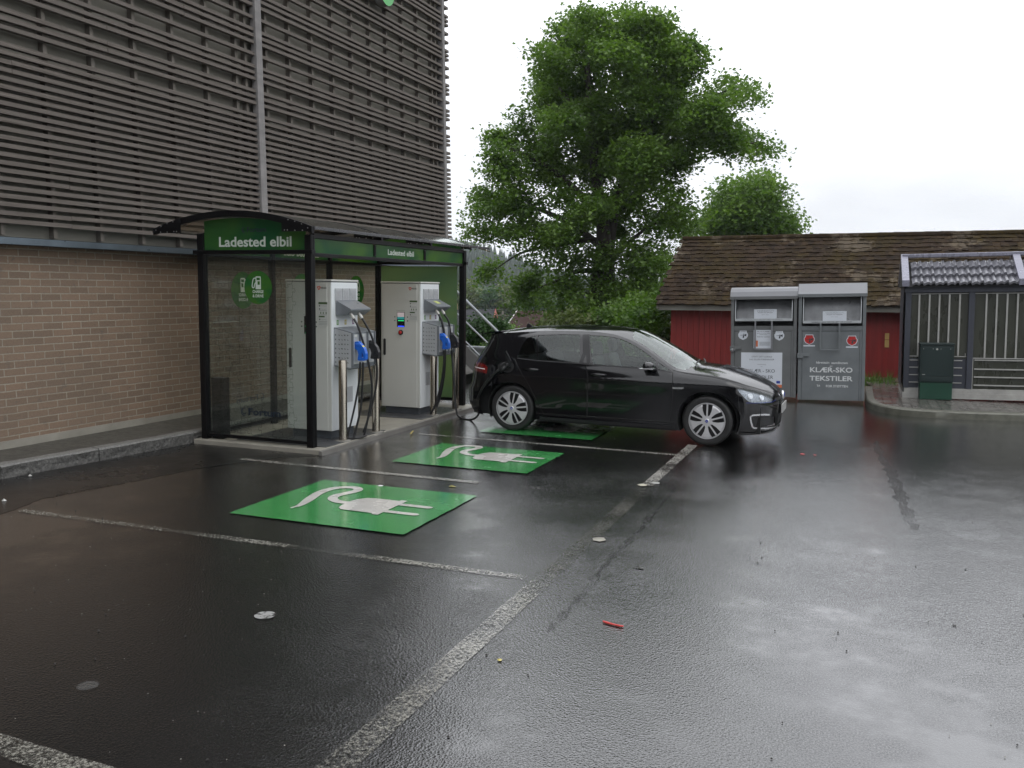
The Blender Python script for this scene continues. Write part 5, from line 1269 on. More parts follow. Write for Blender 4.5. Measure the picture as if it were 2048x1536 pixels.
# shed roof
ze_, zr_, ye_, yr_ = 1.925, 2.39, -.10, .80
mb = MB(); mb.add([(-.06, ye_, ze_ - .01), (LX, ye_, ze_ - .01), (LX, yr_, zr_ - .02), (-.06, yr_, zr_ - .02), (-.06, 1.7, ze_ - .01), (LX, 1.7, ze_ - .01)], [(0, 1, 2, 3), (3, 2, 5, 4), (0, 3, 4)]); mb.build('roof_deck', M['dark'], SD)
tl_ = MB(); pitch = .1845; nr_ = 3; depth = math.hypot(yr_ - ye_, zr_ - ze_); dy, dz = (yr_ - ye_) / depth, (zr_ - ze_) / depth
for r_ in range(nr_):
    s0 = .02 + r_ * (depth - .12) / nr_; s1 = s0 + (depth - .12) / nr_ + .03; vs = []; nxx = int((LX - .1) / pitch) * 10
    for i in range(nxx + 1):
        x = .09 + i * pitch / 10; ph = (i % 10) / 10; wv = (.030 * ((1 - cos(2 * pi * ph / .7)) / 2 - 1) if ph < .7 else .030 * sin(pi * (ph - .7) / .3) * .6)
        for (s_, e) in ((s0, .030), (s0, .075), (s1, .02)):
            k = e + wv; vs.append((x, ye_ + dy * s_ - dz * k, ze_ + dz * s_ + dy * k))
    tl_.add(vs, [(3 * i + k, 3 * i + 3 + k, 3 * i + 4 + k, 3 * i + 1 + k) for i in range(nxx) for k in (0, 1)])
tl_.build('roof_tiles', M['tile_b'], SD, smooth=True, angle=40)
mb = MB(); mb.box(-.05, LX, yr_ - .09, yr_ + .09, zr_ + .05, zr_ + .12); mb.build('ridge_cap', M['cap'], SD, bevel=.01)
for x in (-.07, 1.70, 3.5):
    mb = MB(); w_ = .115; mb.prism([(ye_ - .02, ze_ + .0), (ye_ - .02, ze_ + .11), (yr_, zr_ + .128), (yr_, zr_ + .0)], (x, 0, 0), (0, 1, 0), (0, 0, 1), (w_, 0, 0)); mb.prism([(1.72, ze_ + .0), (1.72, ze_ + .11), (yr_, zr_ + .125), (yr_, zr_ + .0)], (x, 0, 0), (0, 1, 0), (0, 0, 1), (w_, 0, 0)); mb.build('verge_cap', M['cap'], SD, bevel=.006)
mb = MB(); mb.add([(-.025, -.09, 1.84), (-.025, 1.68, 1.84), (-.025, .8, 2.38)], [(0, 1, 2)]); mb.add([(-.03, .1, .16), (-.03, 1.5, .16), (-.03, 1.5, 1.9), (-.03, .1, 1.9)], [(0, 1, 2, 3)]); mb.build('gable', M['blue_post'], SD)
# utility cabinet
UB = thing('utility_cabinet', 'dark green electrical cabinet standing in front of the slatted shed', 'cabinet', (1.01, 16.80, .117), (0, rad(-1.4), rad(2)))
ug = pm('dark_green_plastic', (.004, .014, .013), .4, var=.12); ug2 = pm('green_base_plastic', (.004, .040, .022), .4, var=.15)
MB().box(0, .505, 0, .30, 0, .295).build('base', ug2, UB, bevel=.006)
MB().box(-.012, .517, -.012, .31, .295, .93).build('body', ug, UB, bevel=.008)
MB().box(-.02, .525, -.025, .32, .932, .965).build('lid', ug, UB, bevel=.008)
mb = MB(); mb.box(.02, .485, -.020, -.013, .40, .90); mb.box(.02, .485, -.019, -.013, .31, .39); mb.build('door', ug, UB, bevel=.004)
mb = MB(); mb.lathe([(0, -.004), (.018, -.004), (.018, 0)], (.25, -.02, .865), (0, 1, 0), 14)
for x in (.04, .19, .31, .46): mb.lathe([(0, -.004), (.007, -.004), (.007, 0)], (x, -.02, .87), (0, 1, 0), 8)
mb.box(.03, .075, -.022, -.02, .425, .436); mb.build('lock', M['galv'], UB)
# ================================================================== BARN
M['red'] = pm('red_barn_paint', (.20, .016, .014), .55, var=.18, vs=2, scale=(6, 1, .5), bump=.1)
def moss_mat(name='mossy_roof_tile', k=1.0, sh=0.0):
    mt, nt, b, o = newmat(name); g = G(nt); v = g.coord()
    base = g.mix(g.rng(g.noise(5, 4, .6, v), .35, .65, 0, 1), (.018, .011, .007), (.044, .028, .018))
    geo = g.n('ShaderNodeObjectInfo')
    moss = g.mix(g.rng(g.noise(9, 4, .7, v), .35, .65, 0, 1), (.022, .015, .004), (.050, .035, .010))
    c = g.mix(g.rng(g.math('ADD', g.noise(.8, 4, .6, v), g.math('MULTIPLY', g.noise(7, 4, .7, v), .6)), .70, .90, 0, .95), base, moss)
    pale = g.rng(g.math('ADD', g.noise(.9, 3, .5, g.coord((1, 1, 1.3))), g.math('MULTIPLY', g.noise(6.5, 4, .7, v), .65)), .90, .97, 0, .9)
    c = g.mix(pale, c, (.11, .09, .07)); c = g.mix(1.0, c, (k * .76, k * .74, k * .68 * (1 + sh)), 'MULTIPLY'); g.link(c, b.inputs['Base Color']); b.inputs['Roughness'].default_value = .85; b.inputs['Specular IOR Level'].default_value = .12
    g.link(g.bump(g.noise(22, 5, .7, v), .8, .03), b.inputs['Normal']); return mt
M['moss'] = moss_mat(); M['moss2'] = moss_mat('mossy_roof_tile_dark', .78, .0); M['moss3'] = moss_mat('mossy_roof_tile_light', 1.2, -.05); M['oldboard'] = wood_mat('old_fascia_board', (.13, .125, .11), (.30, .29, .26), (1.2, 20, 20))
BN = thing('red_barn', 'low red timber barn with mossy tiled roof behind the containers', 'barn', (-4.06, 20.6, .05), (0, rad(-.6), rad(-.6)))
BLX = 14
mb = MB(); x = 0
while x < BLX:
    w_ = random.choice((.12, .13, .14)); mb.box(x, x + w_ - .004, random.uniform(-.004, .0), .03, .0, 1.50); mb.box(x + w_ - .025, x + w_ + .021, -.022, -.003, .0, 1.50) if int(x * 10) % 2 == 0 and False else None; x += w_
mb.box(-.0, BLX, .031, .06, -.1, 1.5)
mb.build('front_wall', M['red'], BN)
mb = MB(); mb.prism([(0, -.1), (5.0, -.1), (5.0, 1.5), (2.5, 3.05), (0, 1.5)], (.0, .03, 0), (0, 1, 0), (0, 0, 1), (.05, 0, 0)); mb.box(.0, BLX, 5.0, 5.05, -.1, 1.5); mb.build('wall', M['red'], BN)
mb = MB(); mb.box(-.22, BLX, -.34, -.31, 1.43, 1.575); mb.build('fascia_board', M['oldboard'], BN)
mb = MB(); mb.prism([(-.36, 1.56), (-.36, 1.46), (2.5, 3.08), (5.4, 1.46), (5.4, 1.56), (2.5, 3.19)], (-.26, 0, 0), (0, 1, 0), (0, 0, 1), (.03, 0, 0)); mb.build('verge_board', M['oldboard'], BN)
roof = MB(); y0, z0, y1, z1 = -.40, 1.555, 2.50, 3.16; dl = math.hypot(y1 - y0, z1 - z0); ey, ez = (y1 - y0) / dl, (z1 - z0) / dl
roof.add([(-.23, y0, z0), (BLX, y0, z0), (BLX, y1, z1), (-.23, y1, z1), (BLX, 5.4, z0), (-.23, 5.4, z0)], [(0, 1, 2, 3), (3, 2, 4, 5)])
NRW = 16
for r_ in range(NRW):
    s0 = dl * r_ / NRW - .02; s1 = s0 + dl / NRW * 1.18; x = -.26 + (r_ % 2) * -.06
    while x < BLX:
        w_ = random.uniform(.12, .165); a = 0; h0 = random.uniform(.022, .042); ds = random.uniform(-.020, .020); tw = random.uniform(-.009, .009); roof.mi = random.choice((0, 0, 1, 2))
        def P(xx, s_, h): return (xx, y0 + ey * s_ - ez * h, z0 + ez * s_ + ey * h)
        q = [P(x, s0 + ds, h0 + tw), P(x + w_ - .006, s0 + ds, h0 - tw), P(x + w_ - .006, s1, .012), P(x, s1, .012)]; q2 = [P(x, s0 + ds, h0 - .024 + tw), P(x + w_ - .006, s0 + ds, h0 - .024 - tw)]
        roof.add(q + q2, [(0, 1, 2, 3), (4, 5, 1, 0), (5, 2, 1), (4, 0, 3)]); x += w_
for i in range(int(BLX / .33)):
    x = -.26 + i * .33; roof.tube([(x, 2.5, 3.17 + random.uniform(-.006, .006)), (x + .34, 2.5, 3.177)], [.085, .075], 10)
roof.mi = 0; roof.build('tiled_roof', [M['moss'], M['moss2'], M['moss3']], BN)
YB = thing('meter_box', 'small yellow box on the red barn wall beside the shed', 'box', (.50, 20.56, .95), (0, rad(-1.4), 0))
MB().box(0, .085, -.04, 0, -.17, -.01).build('lower_box', pm('yellow_box_paint', (.40, .26, .09), .5), YB, bevel=.004); MB().box(0, .085, -.04, 0, 0, .13).build('upper_box', bpy.data.materials['yellow_box_paint'], YB, bevel=.004)
# ================================================================== STAIR RAILING + GUARDRAIL behind the shelter
M['gal'] = pm('galvanised_steel', (.26, .275, .29), .4, .5, var=.15, vs=5)
ST = thing('stair_railing', 'sloping galvanised stair railing descending behind the shelter', 'railing', tuple(at(930, 760, 17.5)))
SO2 = tuple(at(930, 760, 17.5))
def seg(mb, a, b, r, Y=17.5): mb.tube([at(*a, Y), at(*b, Y)], r, 8)
mb = MB(); seg(mb, (862, 532), (1000, 668), .030); mb.build('handrail', M['gal'], ST, SO2, smooth=True)
mb = MB(); seg(mb, (862, 577), (1000, 710), .020); mb.build('middle_rail', M['gal'], ST, SO2, smooth=True)
mb = MB(); seg(mb, (862, 614), (1000, 752), .018); mb.build('lower_rail', M['gal'], ST, SO2, smooth=True)
mb = MB(); a, b = at(862, 640, 17.5), at(1010, 786, 17.5); mb.beam(a, b, .05, .30); mb.build('stringer', pm('concrete_stringer', (.12, .12, .118), .6), ST, SO2)
for px in (868, 995):
    p = at(px, 532 + (px - 862) * .985, 17.5); MB().tube([p, p - np.array([0, 0, 1.1])], .024, 8).build('railing_post', M['gal'], ST, SO2, smooth=True)
for zz, nm, lab in ((0, 'guardrail', 'upper galvanised guardrail beam seen behind the shelter post'), (1, 'guardrail', 'lower galvanised guardrail beam seen behind the shelter post')):
    Y = 18.8; a, b = ((840, 700), (1060, 708)) if zz == 0 else ((840, 742), (1060, 735))
    A, B = at(*a, Y), at(*b, Y); GR_ = thing('guardrail', lab, 'guardrail', tuple(A), group='guardrails behind the shelter')
    d = B - A; mb = MB(); pr_ = [(0, .14), (-.04, .11), (-.04, .07), (0, .03), (0, -.03), (-.04, -.07), (-.04, -.11), (0, -.14)]
    vs = [(d[0] * t, y + d[1] * t, z + d[2] * t) for t in (0, 1) for y, z in pr_]; mb.add(vs, [(k, k + 1, 9 + k, 8 + k) for k in range(7)]); mb.build('beam', M['gal'], GR_, smooth=True, angle=60)
    for t in (.15, .8): MB().box(d[0] * t - .04, d[0] * t + .04, .01, .09, -A[2] - .2, .12).build('post', M['gal'], GR_)
# ================================================================== HOUSES, POLE
def gable_house(nm, lab, px, pyb, Y, Lh, Wd, hw, hr, rot, wallc, roofc, vergec=(.4, .38, .35), chim=False):
    p = at(px, pyb, Y); t = thing('house', lab, 'house', tuple(p), (0, rad(-1.4), rad(rot)), 'houses in the valley')
    wm = pm('wall_' + nm, wallc, .7, var=.1); rmt = pm('roof_' + nm, roofc, .8, var=.15, vs=2, spec=.1); vm = pm('verge_' + nm, vergec, .5)
    mb = MB(); mb.prism([(-Wd / 2, -6), (Wd / 2, -6), (Wd / 2, hw), (0, hw + hr), (-Wd / 2, hw)], (-Lh / 2, 0, 0), (0, 1, 0), (0, 0, 1), (Lh, 0, 0)); mb.build('wall', wm, t)
    e = .5; sl = hr / (Wd / 2); mb = MB()
    mb.prism([(-Wd / 2 - e, hw - e * sl + .05), (0, hw + hr + .05), (Wd / 2 + e, hw - e * sl + .05), (Wd / 2 + e, hw - e * sl + .25), (0, hw + hr + .28), (-Wd / 2 - e, hw - e * sl + .25)], (-Lh / 2 - .5, 0, 0), (0, 1, 0), (0, 0, 1), (Lh + 1, 0, 0)); rf = mb.build('roof', rmt, t)
    mb = MB()
    for x in (-Lh / 2 - .54, Lh / 2 + .5): mb.prism([(-Wd / 2 - e, hw - e * sl - .1), (0, hw + hr - .1), (Wd / 2 + e, hw - e * sl - .1), (Wd / 2 + e, hw - e * sl + .3), (0, hw + hr + .33), (-Wd / 2 - e, hw - e * sl + .3)], (x, 0, 0), (0, 1, 0), (0, 0, 1), (.06, 0, 0))
    mb.build('verge_board', vm, t)
    if chim: MB().box(-Lh * .2, -Lh * .2 + .7, -.4, .4, hw + hr - .5, hw + hr + .9).build('chimney', wm, rf)
    mb = MB()
    for x in (-Lh * .3, 0, Lh * .3): mb.box(x - .5, x + .5, -Wd / 2 - .03, -Wd / 2, hw - 2.0, hw - .8)
    mb.box(Lh / 2, Lh / 2 + .03, -.5, .5, hw - 1.6, hw - .4); mb.build('window', M['scr'], t)
gable_house('a', 'house with dark grey roof and orange gable left of the utility pole', 925, 690, 85, 6, 7, 1.4, 2.0, 15, (.30, .20, .10), (.035, .035, .038), (.30, .05, .03), True)
gable_house('b', 'house with small red roof behind the utility pole', 1014, 652, 200, 3.2, 6, 1.9, 1.9, 14, (.3, .27, .2), (.16, .025, .025))
gable_house('c', 'pale house with wide grey roof below the red roofed one', 1015, 667, 185, 3.4, 6, 1.9, 1.9, 14, (.32, .30, .22), (.045, .045, .048))
gable_house('d', 'nearest house with brown tiled roof and white verge above the car roof', 1104, 713, 70, 5.0, 7, 2.0, 1.5, 3, (.25, .22, .18), (.030, .015, .012), (.5, .5, .48))
gable_house('e', 'low dark roofed house right of the brown roofed one, behind the big tree', 1085, 660, 150, 5, 6, 1.7, 1.5, 12, (.28, .12, .08), (.03, .03, .033))
UP = thing('utility_pole', 'thin wooden utility pole among the valley houses', 'pole', tuple(at(1006, 668, 80)), TILT)
MB().tube([(0, 0, -3), (0, 0, 2.2)], .10, 8).build('pole', M['batten'], UP); MB().box(-.6, .6, -.06, .06, 1.75, 1.87).build('crossarm', M['batten'], UP)
# ================================================================== SMALL THINGS ON THE GROUND
t = thing('red_plastic_piece', 'curved red plastic piece lying on the wet asphalt', 'litter', (-1.245, 4.87, .004), (0, 0, 0))
mb = MB(); mb.prism([(-.068, .022), (-.050, .024), (.0, .006), (.055, -.006), (.066, -.002), (.064, -.014), (.05, -.018), (-.01, -.008), (-.06, .008)], (0, 0, 0), (1, 0, 0), (0, 1, 0), (0, 0, .008)); mb.build('strip', pm('red_plastic', (.42, .03, .025), .3), t, bevel=.002)
mt, nt, b, o = newmat('worn_disc'); g = G(nt); v = g.coord(); al = g.rng(g.math('ADD', g.noise(28, 4, .7, v), g.math('MULTIPLY', g.noise(14, 2, .5, v), .5)), .62, .80, .15, 1)
b.inputs['Base Color'].default_value = (.25, .25, .24, 1); b.inputs['Roughness'].default_value = .4; tr = g.n('ShaderNodeBsdfTransparent'); ms = g.n('ShaderNodeMixShader'); g.link(al, ms.inputs[0]); g.link(tr.outputs[0], ms.inputs[1]); g.link(b.outputs[0], ms.inputs[2]); g.link(ms.outputs[0], o.inputs[0])
d = MB().flat(circ(.062, 28), (-3.165, 4.21, .007), (1, 0, 0), (0, 1, 0)).build('paint_dot', mt); tag(d, 'round pale worn disc on the dark asphalt, larger of the two', 'paint spot')
mt2 = mt.copy(); mt2.name = 'faint_disc'; mt2.node_tree.nodes[[n.name for n in mt2.node_tree.nodes if n.type == 'MAP_RANGE'][0]].inputs[4].default_value = .18
d = MB().flat(circ(.05, 24), (-3.37, 3.11, .007), (1, 0, 0), (0, 1, 0)).build('paint_dot', mt2); tag(d, 'faint pale smudge on the dark asphalt near the lower left line', 'paint spot')
def blob(nm, x, y, r, col, lab, cat, h=.006, e=1.0, group=None):
    mb = MB(); P = [(r * (1 + random.uniform(-.3, .25)) * cos(2 * pi * i / 11), e * r * (1 + random.uniform(-.3, .25)) * sin(2 * pi * i / 11)) for i in range(11)]
    mb.add([(p, q, 0) for p, q in P] + [(0, 0, h)], [(i, (i + 1) % 11, 11) for i in range(11)])
    ob = mb.build(nm, pm('m_' + lab[:20], col, .35, var=.2, vs=20)); ob.location = (x, y, .007); tag(ob, lab, cat, group)
blob('paint_splash', -1.80, 6.55, .055, (.23, .22, .18), 'pale paint splash on the middle of the long bay line', 'paint spot')
blob('paint_splash', -1.83, 8.75, .05, (.25, .25, .23), 'white splash on the bay line nearer to the car', 'paint spot')
blob('paint_splash', -1.93, 8.60, .05, (.35, .33, .25), 'small yellowish splash left of the white splash on the line', 'paint spot')
blob('bird_dropping', -4.26, 7.49, .035, (.55, .55, .55), 'small white dropping on the rear edge of the nearest green square', 'dropping', .01)
blob('fallen_leaf', -3.62, 7.76, .04, (.16, .15, .03), 'yellow green leaf on the asphalt between the two green squares', 'leaf', .014, .6)
blob('fallen_leaf', -3.04, 6.48, .0, (.16, .15, .03), '', 'x') if False else None
blob('fallen_leaf', -1.66, 4.156, .014, (.42, .36, .10), 'tiny yellow leaf in the near foreground', 'leaf', .006)
blob('litter', *gr(60, 953)[:2], .02, (.4, .4, .38), 'small white scrap by the left kerb', 'litter', .015)
blob('litter', *gr(8, 1003)[:2], .022, (.38, .38, .36), 'white scrap at the far left edge', 'litter', .02)
blob('dark_leaf', *gr(1278, 1137)[:2], .035, (.02, .022, .015), 'dark wet leaf on the open asphalt', 'leaf', .012, .45)
blob('red_mark', -.565, 11.075, .03, (.45, .03, .03), 'left red dot on the asphalt in front of the car', 'paint spot', .002)
blob('red_mark', -.423, 11.071, .022, (.45, .03, .03), 'right smaller red dot on the asphalt in front of the car', 'paint spot', .002)
yt = MB().tube([gr(821, 867.5, .02), gr(826, 862, .02)], .008, 6).build('yellow_stick', pm('yellow_wood', (.45, .36, .10), .5)); tag(yt, 'short yellow stick beside the slab edging', 'litter')
sp = MB(); rs = random.Random(3)
for i in range(900):
    x = rs.uniform(-6.5, 3.5); y = rs.uniform(1.8, 14); r = rs.uniform(.0015, .0042)
    sp.add([(x + r, y, .004), (x, y + r * 1.3, .004), (x - r * .8, y, .004), (x, y - r, .004), (x, y, .004 + r)], [(0, 1, 4), (1, 2, 4), (2, 3, 4), (3, 0, 4)])
o_ = sp.build('grit', pm('pale_grit', (.22, .21, .18), .6)); tag(o_, 'pale grit scattered over the wet asphalt', 'grit', kind='stuff')
sp = MB()
for i in range(260):
    x = rs.uniform(-6.5, 3.5); y = rs.uniform(2.5, 14); r = rs.uniform(.004, .009)
    sp.add([(x + r, y, .004), (x, y + r * 1.3, .004), (x - r * .8, y, .004), (x, y - r, .004), (x, y, .004 + r)], [(0, 1, 4), (1, 2, 4), (2, 3, 4), (3, 0, 4)])
o_ = sp.build('debris', pm('dark_debris', (.015, .013, .01), .7)); tag(o_, 'dark specks of debris on the wet asphalt', 'debris', kind='stuff')

# ================================================================== BUILDING ADDED BEHIND THE CAMERA (unseen, darkens reflections in car and wet ground)
SB = thing('added_building', 'long dark building added out of view for the reflections', 'building', (6, -19, 0), TILT)
MB().box(-18, 22, -8, 0, -.5, 5.2).build('wall', pm('added_building_wall', (.05, .048, .045), .8), SB)
MB().prism([(-8.6, 5.15), (.6, 5.15), (-4, 7.0)], (-18.5, 0, 0), (0, 1, 0), (0, 0, 1), (41, 0, 0)).build('roof', pm('added_building_roof', (.03, .03, .032), .6), SB)
for k in range(8): MB().box(-16 + k * 4.6, -13.6 + k * 4.6, .0, .03, .9, 2.6).build('window', M['scr'], SB)
# ================================================================== TREES
def leafmat(name, c1, c2, tr=.35):
    mt, nt, b, o = newmat(name); g = G(nt); v = g.coord()
    n1 = g.noise(.9, 4, .6, v); n2 = g.noise(13, 2, .6, v); c = g.mix(g.rng(g.math('ADD', n1, g.math('MULTIPLY', n2, .8)), .65, 1.15, 0, 1), c1, c2)
    g.link(c, b.inputs['Base Color']); b.inputs['Roughness'].default_value = .45; b.inputs['Specular IOR Level'].default_value = .35
    tl = g.n('ShaderNodeBsdfTranslucent'); g.link(g.mix(1.0, c, (1.1, 1.25, .55), 'MULTIPLY'), tl.inputs[0]); ms = g.n('ShaderNodeMixShader'); ms.inputs[0].default_value = tr
    g.link(b.outputs[0], ms.inputs[1]); g.link(tl.outputs[0], ms.inputs[2]); g.link(ms.outputs[0], o.inputs[0]); return mt
M['leaf'] = leafmat('maple_leaf', (.044, .096, .018), (.150, .235, .048), .45); M['leafd'] = leafmat('dark_leaf', (.018, .052, .012), (.042, .095, .020)); M['leafy'] = leafmat('bright_leaf', (.045, .105, .012), (.105, .185, .022)); M['leafo'] = leafmat('olive_leaf', (.055, .085, .022), (.12, .14, .045))
M['bark'] = pm('bark', (.035, .028, .022), .85, var=.4, vs=8, scale=(3, 3, .6), bump=.8, bs=14, bd=.03)
M['conif'] = pm('conifer', (.016, .032, .018), .8, var=.5, vs=.06, col2=(.035, .05, .028))
def leaves(name, centers, radii, n, size, mat, parent, off, rng, droop=.35, squash=.8, clump=26, shellp=.45, sub=None):
    """clumped leaf faces spread through lobes"""
    centers = np.array(centers); radii = np.array(radii); w_ = radii ** 2; w_ = w_ / w_.sum()
    if sub:   # two levels: lobes -> branchlets -> leaves, so that sky shows between the branchlets
        ns = n // sub[1]; li = rng.choice(len(centers), ns, p=w_); d = rng.normal(size=(ns, 3)); d /= np.linalg.norm(d, axis=1)[:, None]
        c2 = centers[li] + d * (radii[li] * rng.uniform(.35, 1.05, ns))[:, None]; r2 = sub[0] * rng.uniform(.55, 1.35, ns)
        centers, radii = c2, r2; w_ = radii ** 2; w_ = w_ / w_.sum(); clump = 12; squash = .62
    nc = max(1, n // clump); li = rng.choice(len(centers), nc, p=w_)
    d = rng.normal(size=(nc, 3)); d /= np.linalg.norm(d, axis=1)[:, None]
    rr = np.where(rng.random(nc) < shellp, rng.uniform(.82, 1.08, nc), rng.uniform(.2, 1.0, nc) ** .6)
    cc = centers[li] + d * (radii[li] * rr)[:, None] * np.array([1, 1, squash])
    # twig direction: outward and drooping
    tw = d * 1.0 + rng.normal(size=(nc, 3)) * .5; tw[:, 2] -= droop; tw /= np.linalg.norm(tw, axis=1)[:, None]
    k = clump; t = rng.uniform(-.5, .7, (nc, k)); cs = size * 3.1
    p = cc[:, None, :] + tw[:, None, :] * (t * cs)[:, :, None] + rng.normal(size=(nc, k, 3)) * size * np.array([1.25, 1.25, .75])
    p = p.reshape(-1, 3); m_ = len(p)
    nrm = rng.normal(size=(m_, 3)); nrm[:, 2] = np.abs(nrm[:, 2]) + .7; nrm /= np.linalg.norm(nrm, axis=1)[:, None]
    a = rng.normal(size=(m_, 3)); a -= (a * nrm).sum(1)[:, None] * nrm; a /= np.linalg.norm(a, axis=1)[:, None]; b = np.cross(nrm, a)
    s = size * rng.uniform(.6, 1.25, m_)[:, None]
    # five-pointed leaf as two folded faces: 6 verts
    V_ = np.stack([p - a * s * .5, p - b * s * .48 + nrm * s * .12 - a * s * .1, p + a * s * .12 - b * s * .30, p + a * s * .58 - nrm * s * .1, p + a * s * .12 + b * s * .30, p + b * s * .48 + nrm * s * .12 - a * s * .1], 1).reshape(-1, 3) - np.array(off)
    me = bpy.data.meshes.new(name); me.vertices.add(len(V_)); me.vertices.foreach_set('co', V_.astype(np.float32).ravel())
    idx = np.arange(m_)[:, None] * 6; f = np.concatenate([idx + np.array([[0, 1, 2, 3]]), idx + np.array([[0, 3, 4, 5]])], 1).reshape(-1)
    me.loops.add(len(f)); me.loops.foreach_set('vertex_index', f.astype(np.int32)); me.polygons.add(2 * m_)
    me.polygons.foreach_set('loop_start', np.arange(0, len(f), 4, dtype=np.int32)); me.polygons.foreach_set('loop_total', np.full(2 * m_, 4, dtype=np.int32))
    me.materials.append(mat); me.update(); me.validate()
    ob = bpy.data.objects.new(name, me); COL.objects.link(ob); ob.parent = parent; return ob
rng = np.random.default_rng(5)
def lobes(lst, Y, zx, ox, oy, dep, seed=1, both=True):
    r0 = random.Random(seed); cs, rs = [], []
    for a, b, r in lst:
        rr = r / zx / FPX * Y * 1.0
        for k in range(2 if both else 1):
            dy = r0.uniform(-dep, dep) if both else r0.uniform(-dep, dep)
            p = at(ox + a / zx, oy + b / zx, Y + dy); cs.append(p); rs.append(rr * r0.uniform(.85, 1.0))
    return cs, rs
YT = 30
TREE = [(640,110,75),(540,180,95),(820,70,55),(830,130,80),(900,150,90),(740,230,130),(470,290,100),(1010,240,85),(1060,290,80),(620,380,130),(880,370,140),(440,430,90),(1000,430,110),(1265,390,60),(1320,460,55),(1190,450,70),(330,575,80),(230,640,60),(520,560,120),(720,560,140),(950,580,130),(1150,610,95),(1280,640,65),(1385,660,50),(1430,690,28),(240,740,85),(430,720,120),(640,740,120),(840,720,100),(1030,720,75),(170,900,60),(150,990,50),(150,1060,38),(290,900,100),(480,900,110),(640,950,90),(320,1030,85),(480,1080,80),(900,870,60),(1010,930,65),(930,1040,80),(850,1180,100),(950,1200,70),(680,1180,75),(400,1180,80),(345,1300,62),(185,1225,35),(205,1275,26),(520,1300,70),(600,1400,70),(740,1330,80),(860,1290,70),(320,1385,34),(700,1430,60),(500,1400,50),(420,1330,45),(760,1040,70),(560,1180,70),(1090,520,80),(1180,540,55),(1000,820,70),(780,900,80),(560,1000,80),(1060,1020,55),(700,640,100),(300,800,80),(930,700,90),(860,800,60)]
tb = at(1210, 720, YT); tb[2] = terrain_h(tb[0], YT)
TR = thing('maple_tree', 'tall broad maple tree with dense green crown behind the black car', 'tree', tuple(tb))
cs, rs = lobes(TREE, YT, 2.2595, 900, 0, 1.9)
leaves('crown', cs, rs, 135000, .120, M['leaf'], TR, tb, rng, squash=.9, sub=(.46, 130))
def A2(a, b, dy=0): return tuple(at(900 + a / 2.2595, b / 2.2595, YT + dy) - tb)
tk = MB()
base = (0, 0, -.3)
def limb(pts, r): tk.tube(bez(pts, 5), list(np.linspace(r[0], r[1], (len(pts) - 1) * 5 + 1)), 9)
limb([base, A2(665, 1350), A2(690, 1150), A2(690, 1000), A2(660, 800), A2(640, 560), A2(620, 330), A2(640, 130)], (.36, .05))
limb([(.25, .1, -.3), A2(720, 1330, .2), A2(715, 1150, .3), A2(745, 960, .3), A2(820, 900, .4), A2(900, 810, .4), A2(1000, 720, .6), A2(1180, 620, .6), A2(1380, 650, .4)], (.28, .03))
limb([A2(745, 960, .3), A2(800, 760, .5), A2(880, 560, .4), A2(900, 330, .2), A2(860, 110, 0)], (.17, .03))
limb([A2(690, 1000), A2(560, 850, -.5), A2(420, 740, -.6), A2(250, 660, -.4)], (.16, .03)); limb([A2(690, 1120), A2(540, 1010, .6), A2(350, 930, .8), A2(180, 930, .4)], (.14, .02))
limb([A2(670, 1220), A2(560, 1230, -.6), A2(480, 1270, -.7), A2(400, 1300, -.6)], (.10, .02)); limb([A2(690, 1080), A2(520, 1100, .4), A2(330, 1140, .5), A2(200, 1220, .4)], (.10, .015))
limb([A2(720, 1180, .2), A2(850, 1060, .4), A2(980, 980, .3)], (.10, .02)); limb([A2(640, 560), A2(500, 400, .3), A2(460, 280, .2)], (.10, .02)); limb([A2(880, 560, .4), A2(1060, 480, .2), A2(1280, 400, 0)], (.10, .015))
limb([A2(650, 640), A2(540, 560, -.6), A2(440, 470, -.6)], (.08, .02)); limb([A2(890, 430, .3), A2(1000, 300, .1), A2(1060, 250, 0)], (.07, .02))
tk.build('trunk', M['bark'], TR, smooth='all')
# tree behind the barn
T2 = [(1350,905,95),(1280,930,85),(1420,950,85),(1480,1010,60),(1230,1000,70),(1350,1010,110),(1170,1000,50),(1400,835,35),(1290,850,40),(1440,880,45),(1140,1040,50),(1500,1060,50),(1220,920,40),(1340,1100,110)]
t2 = at(1490, 620, 44); tr2 = thing('round_tree', 'smaller round green tree rising behind the barn roof', 'tree', tuple(t2)); cs, rs = lobes(T2, 44, 2.2595, 900, 0, 1.8, 3)
leaves('crown', cs, rs, 26000, .17, M['leaf'], tr2, t2, rng, squash=.9, sub=(.6, 110))
tk = MB(); tk.tube([(0, 0, -2.0), (0, 0, 1), tuple(at(1492, 520, 44) - t2), tuple(at(1495, 440, 44) - t2)], [.3, .25, .15, .05], 8); tk.build('trunk', M['bark'], tr2, smooth='all')
def bush(nm, lab, lst, Y, n, size, mat, base, dep=.6, seed=2, cat='bush', group=None, trunkh=None, squash=.9):
    b0 = at(*base, Y); t = thing(nm, lab, cat, tuple(b0), group=group); cs, rs = lobes(lst, Y, 1, 0, 0, dep, seed)
    leaves('foliage' if cat == 'bush' else 'crown', cs, rs, n, size, mat, t, b0, rng, squash=squash, clump=16)
    tk = MB()
    for i in range(3 if cat == 'bush' else 1):
        c = np.array(cs[(i * 3) % len(cs)]) - b0 if cat == 'bush' else np.array([0, 0, (at(base[0], lst[0][1], Y) - b0)[2]]); tk.tube([(i * .06, 0, -.3), tuple(c * .5 + np.array([0, 0, .1])), tuple(c)], [.05, .035, .015] if cat == 'bush' else [.25, .2, .08], 6)
    tk.build('stem' if cat == 'bush' else 'trunk', M['bark'], t, smooth='all'); return t
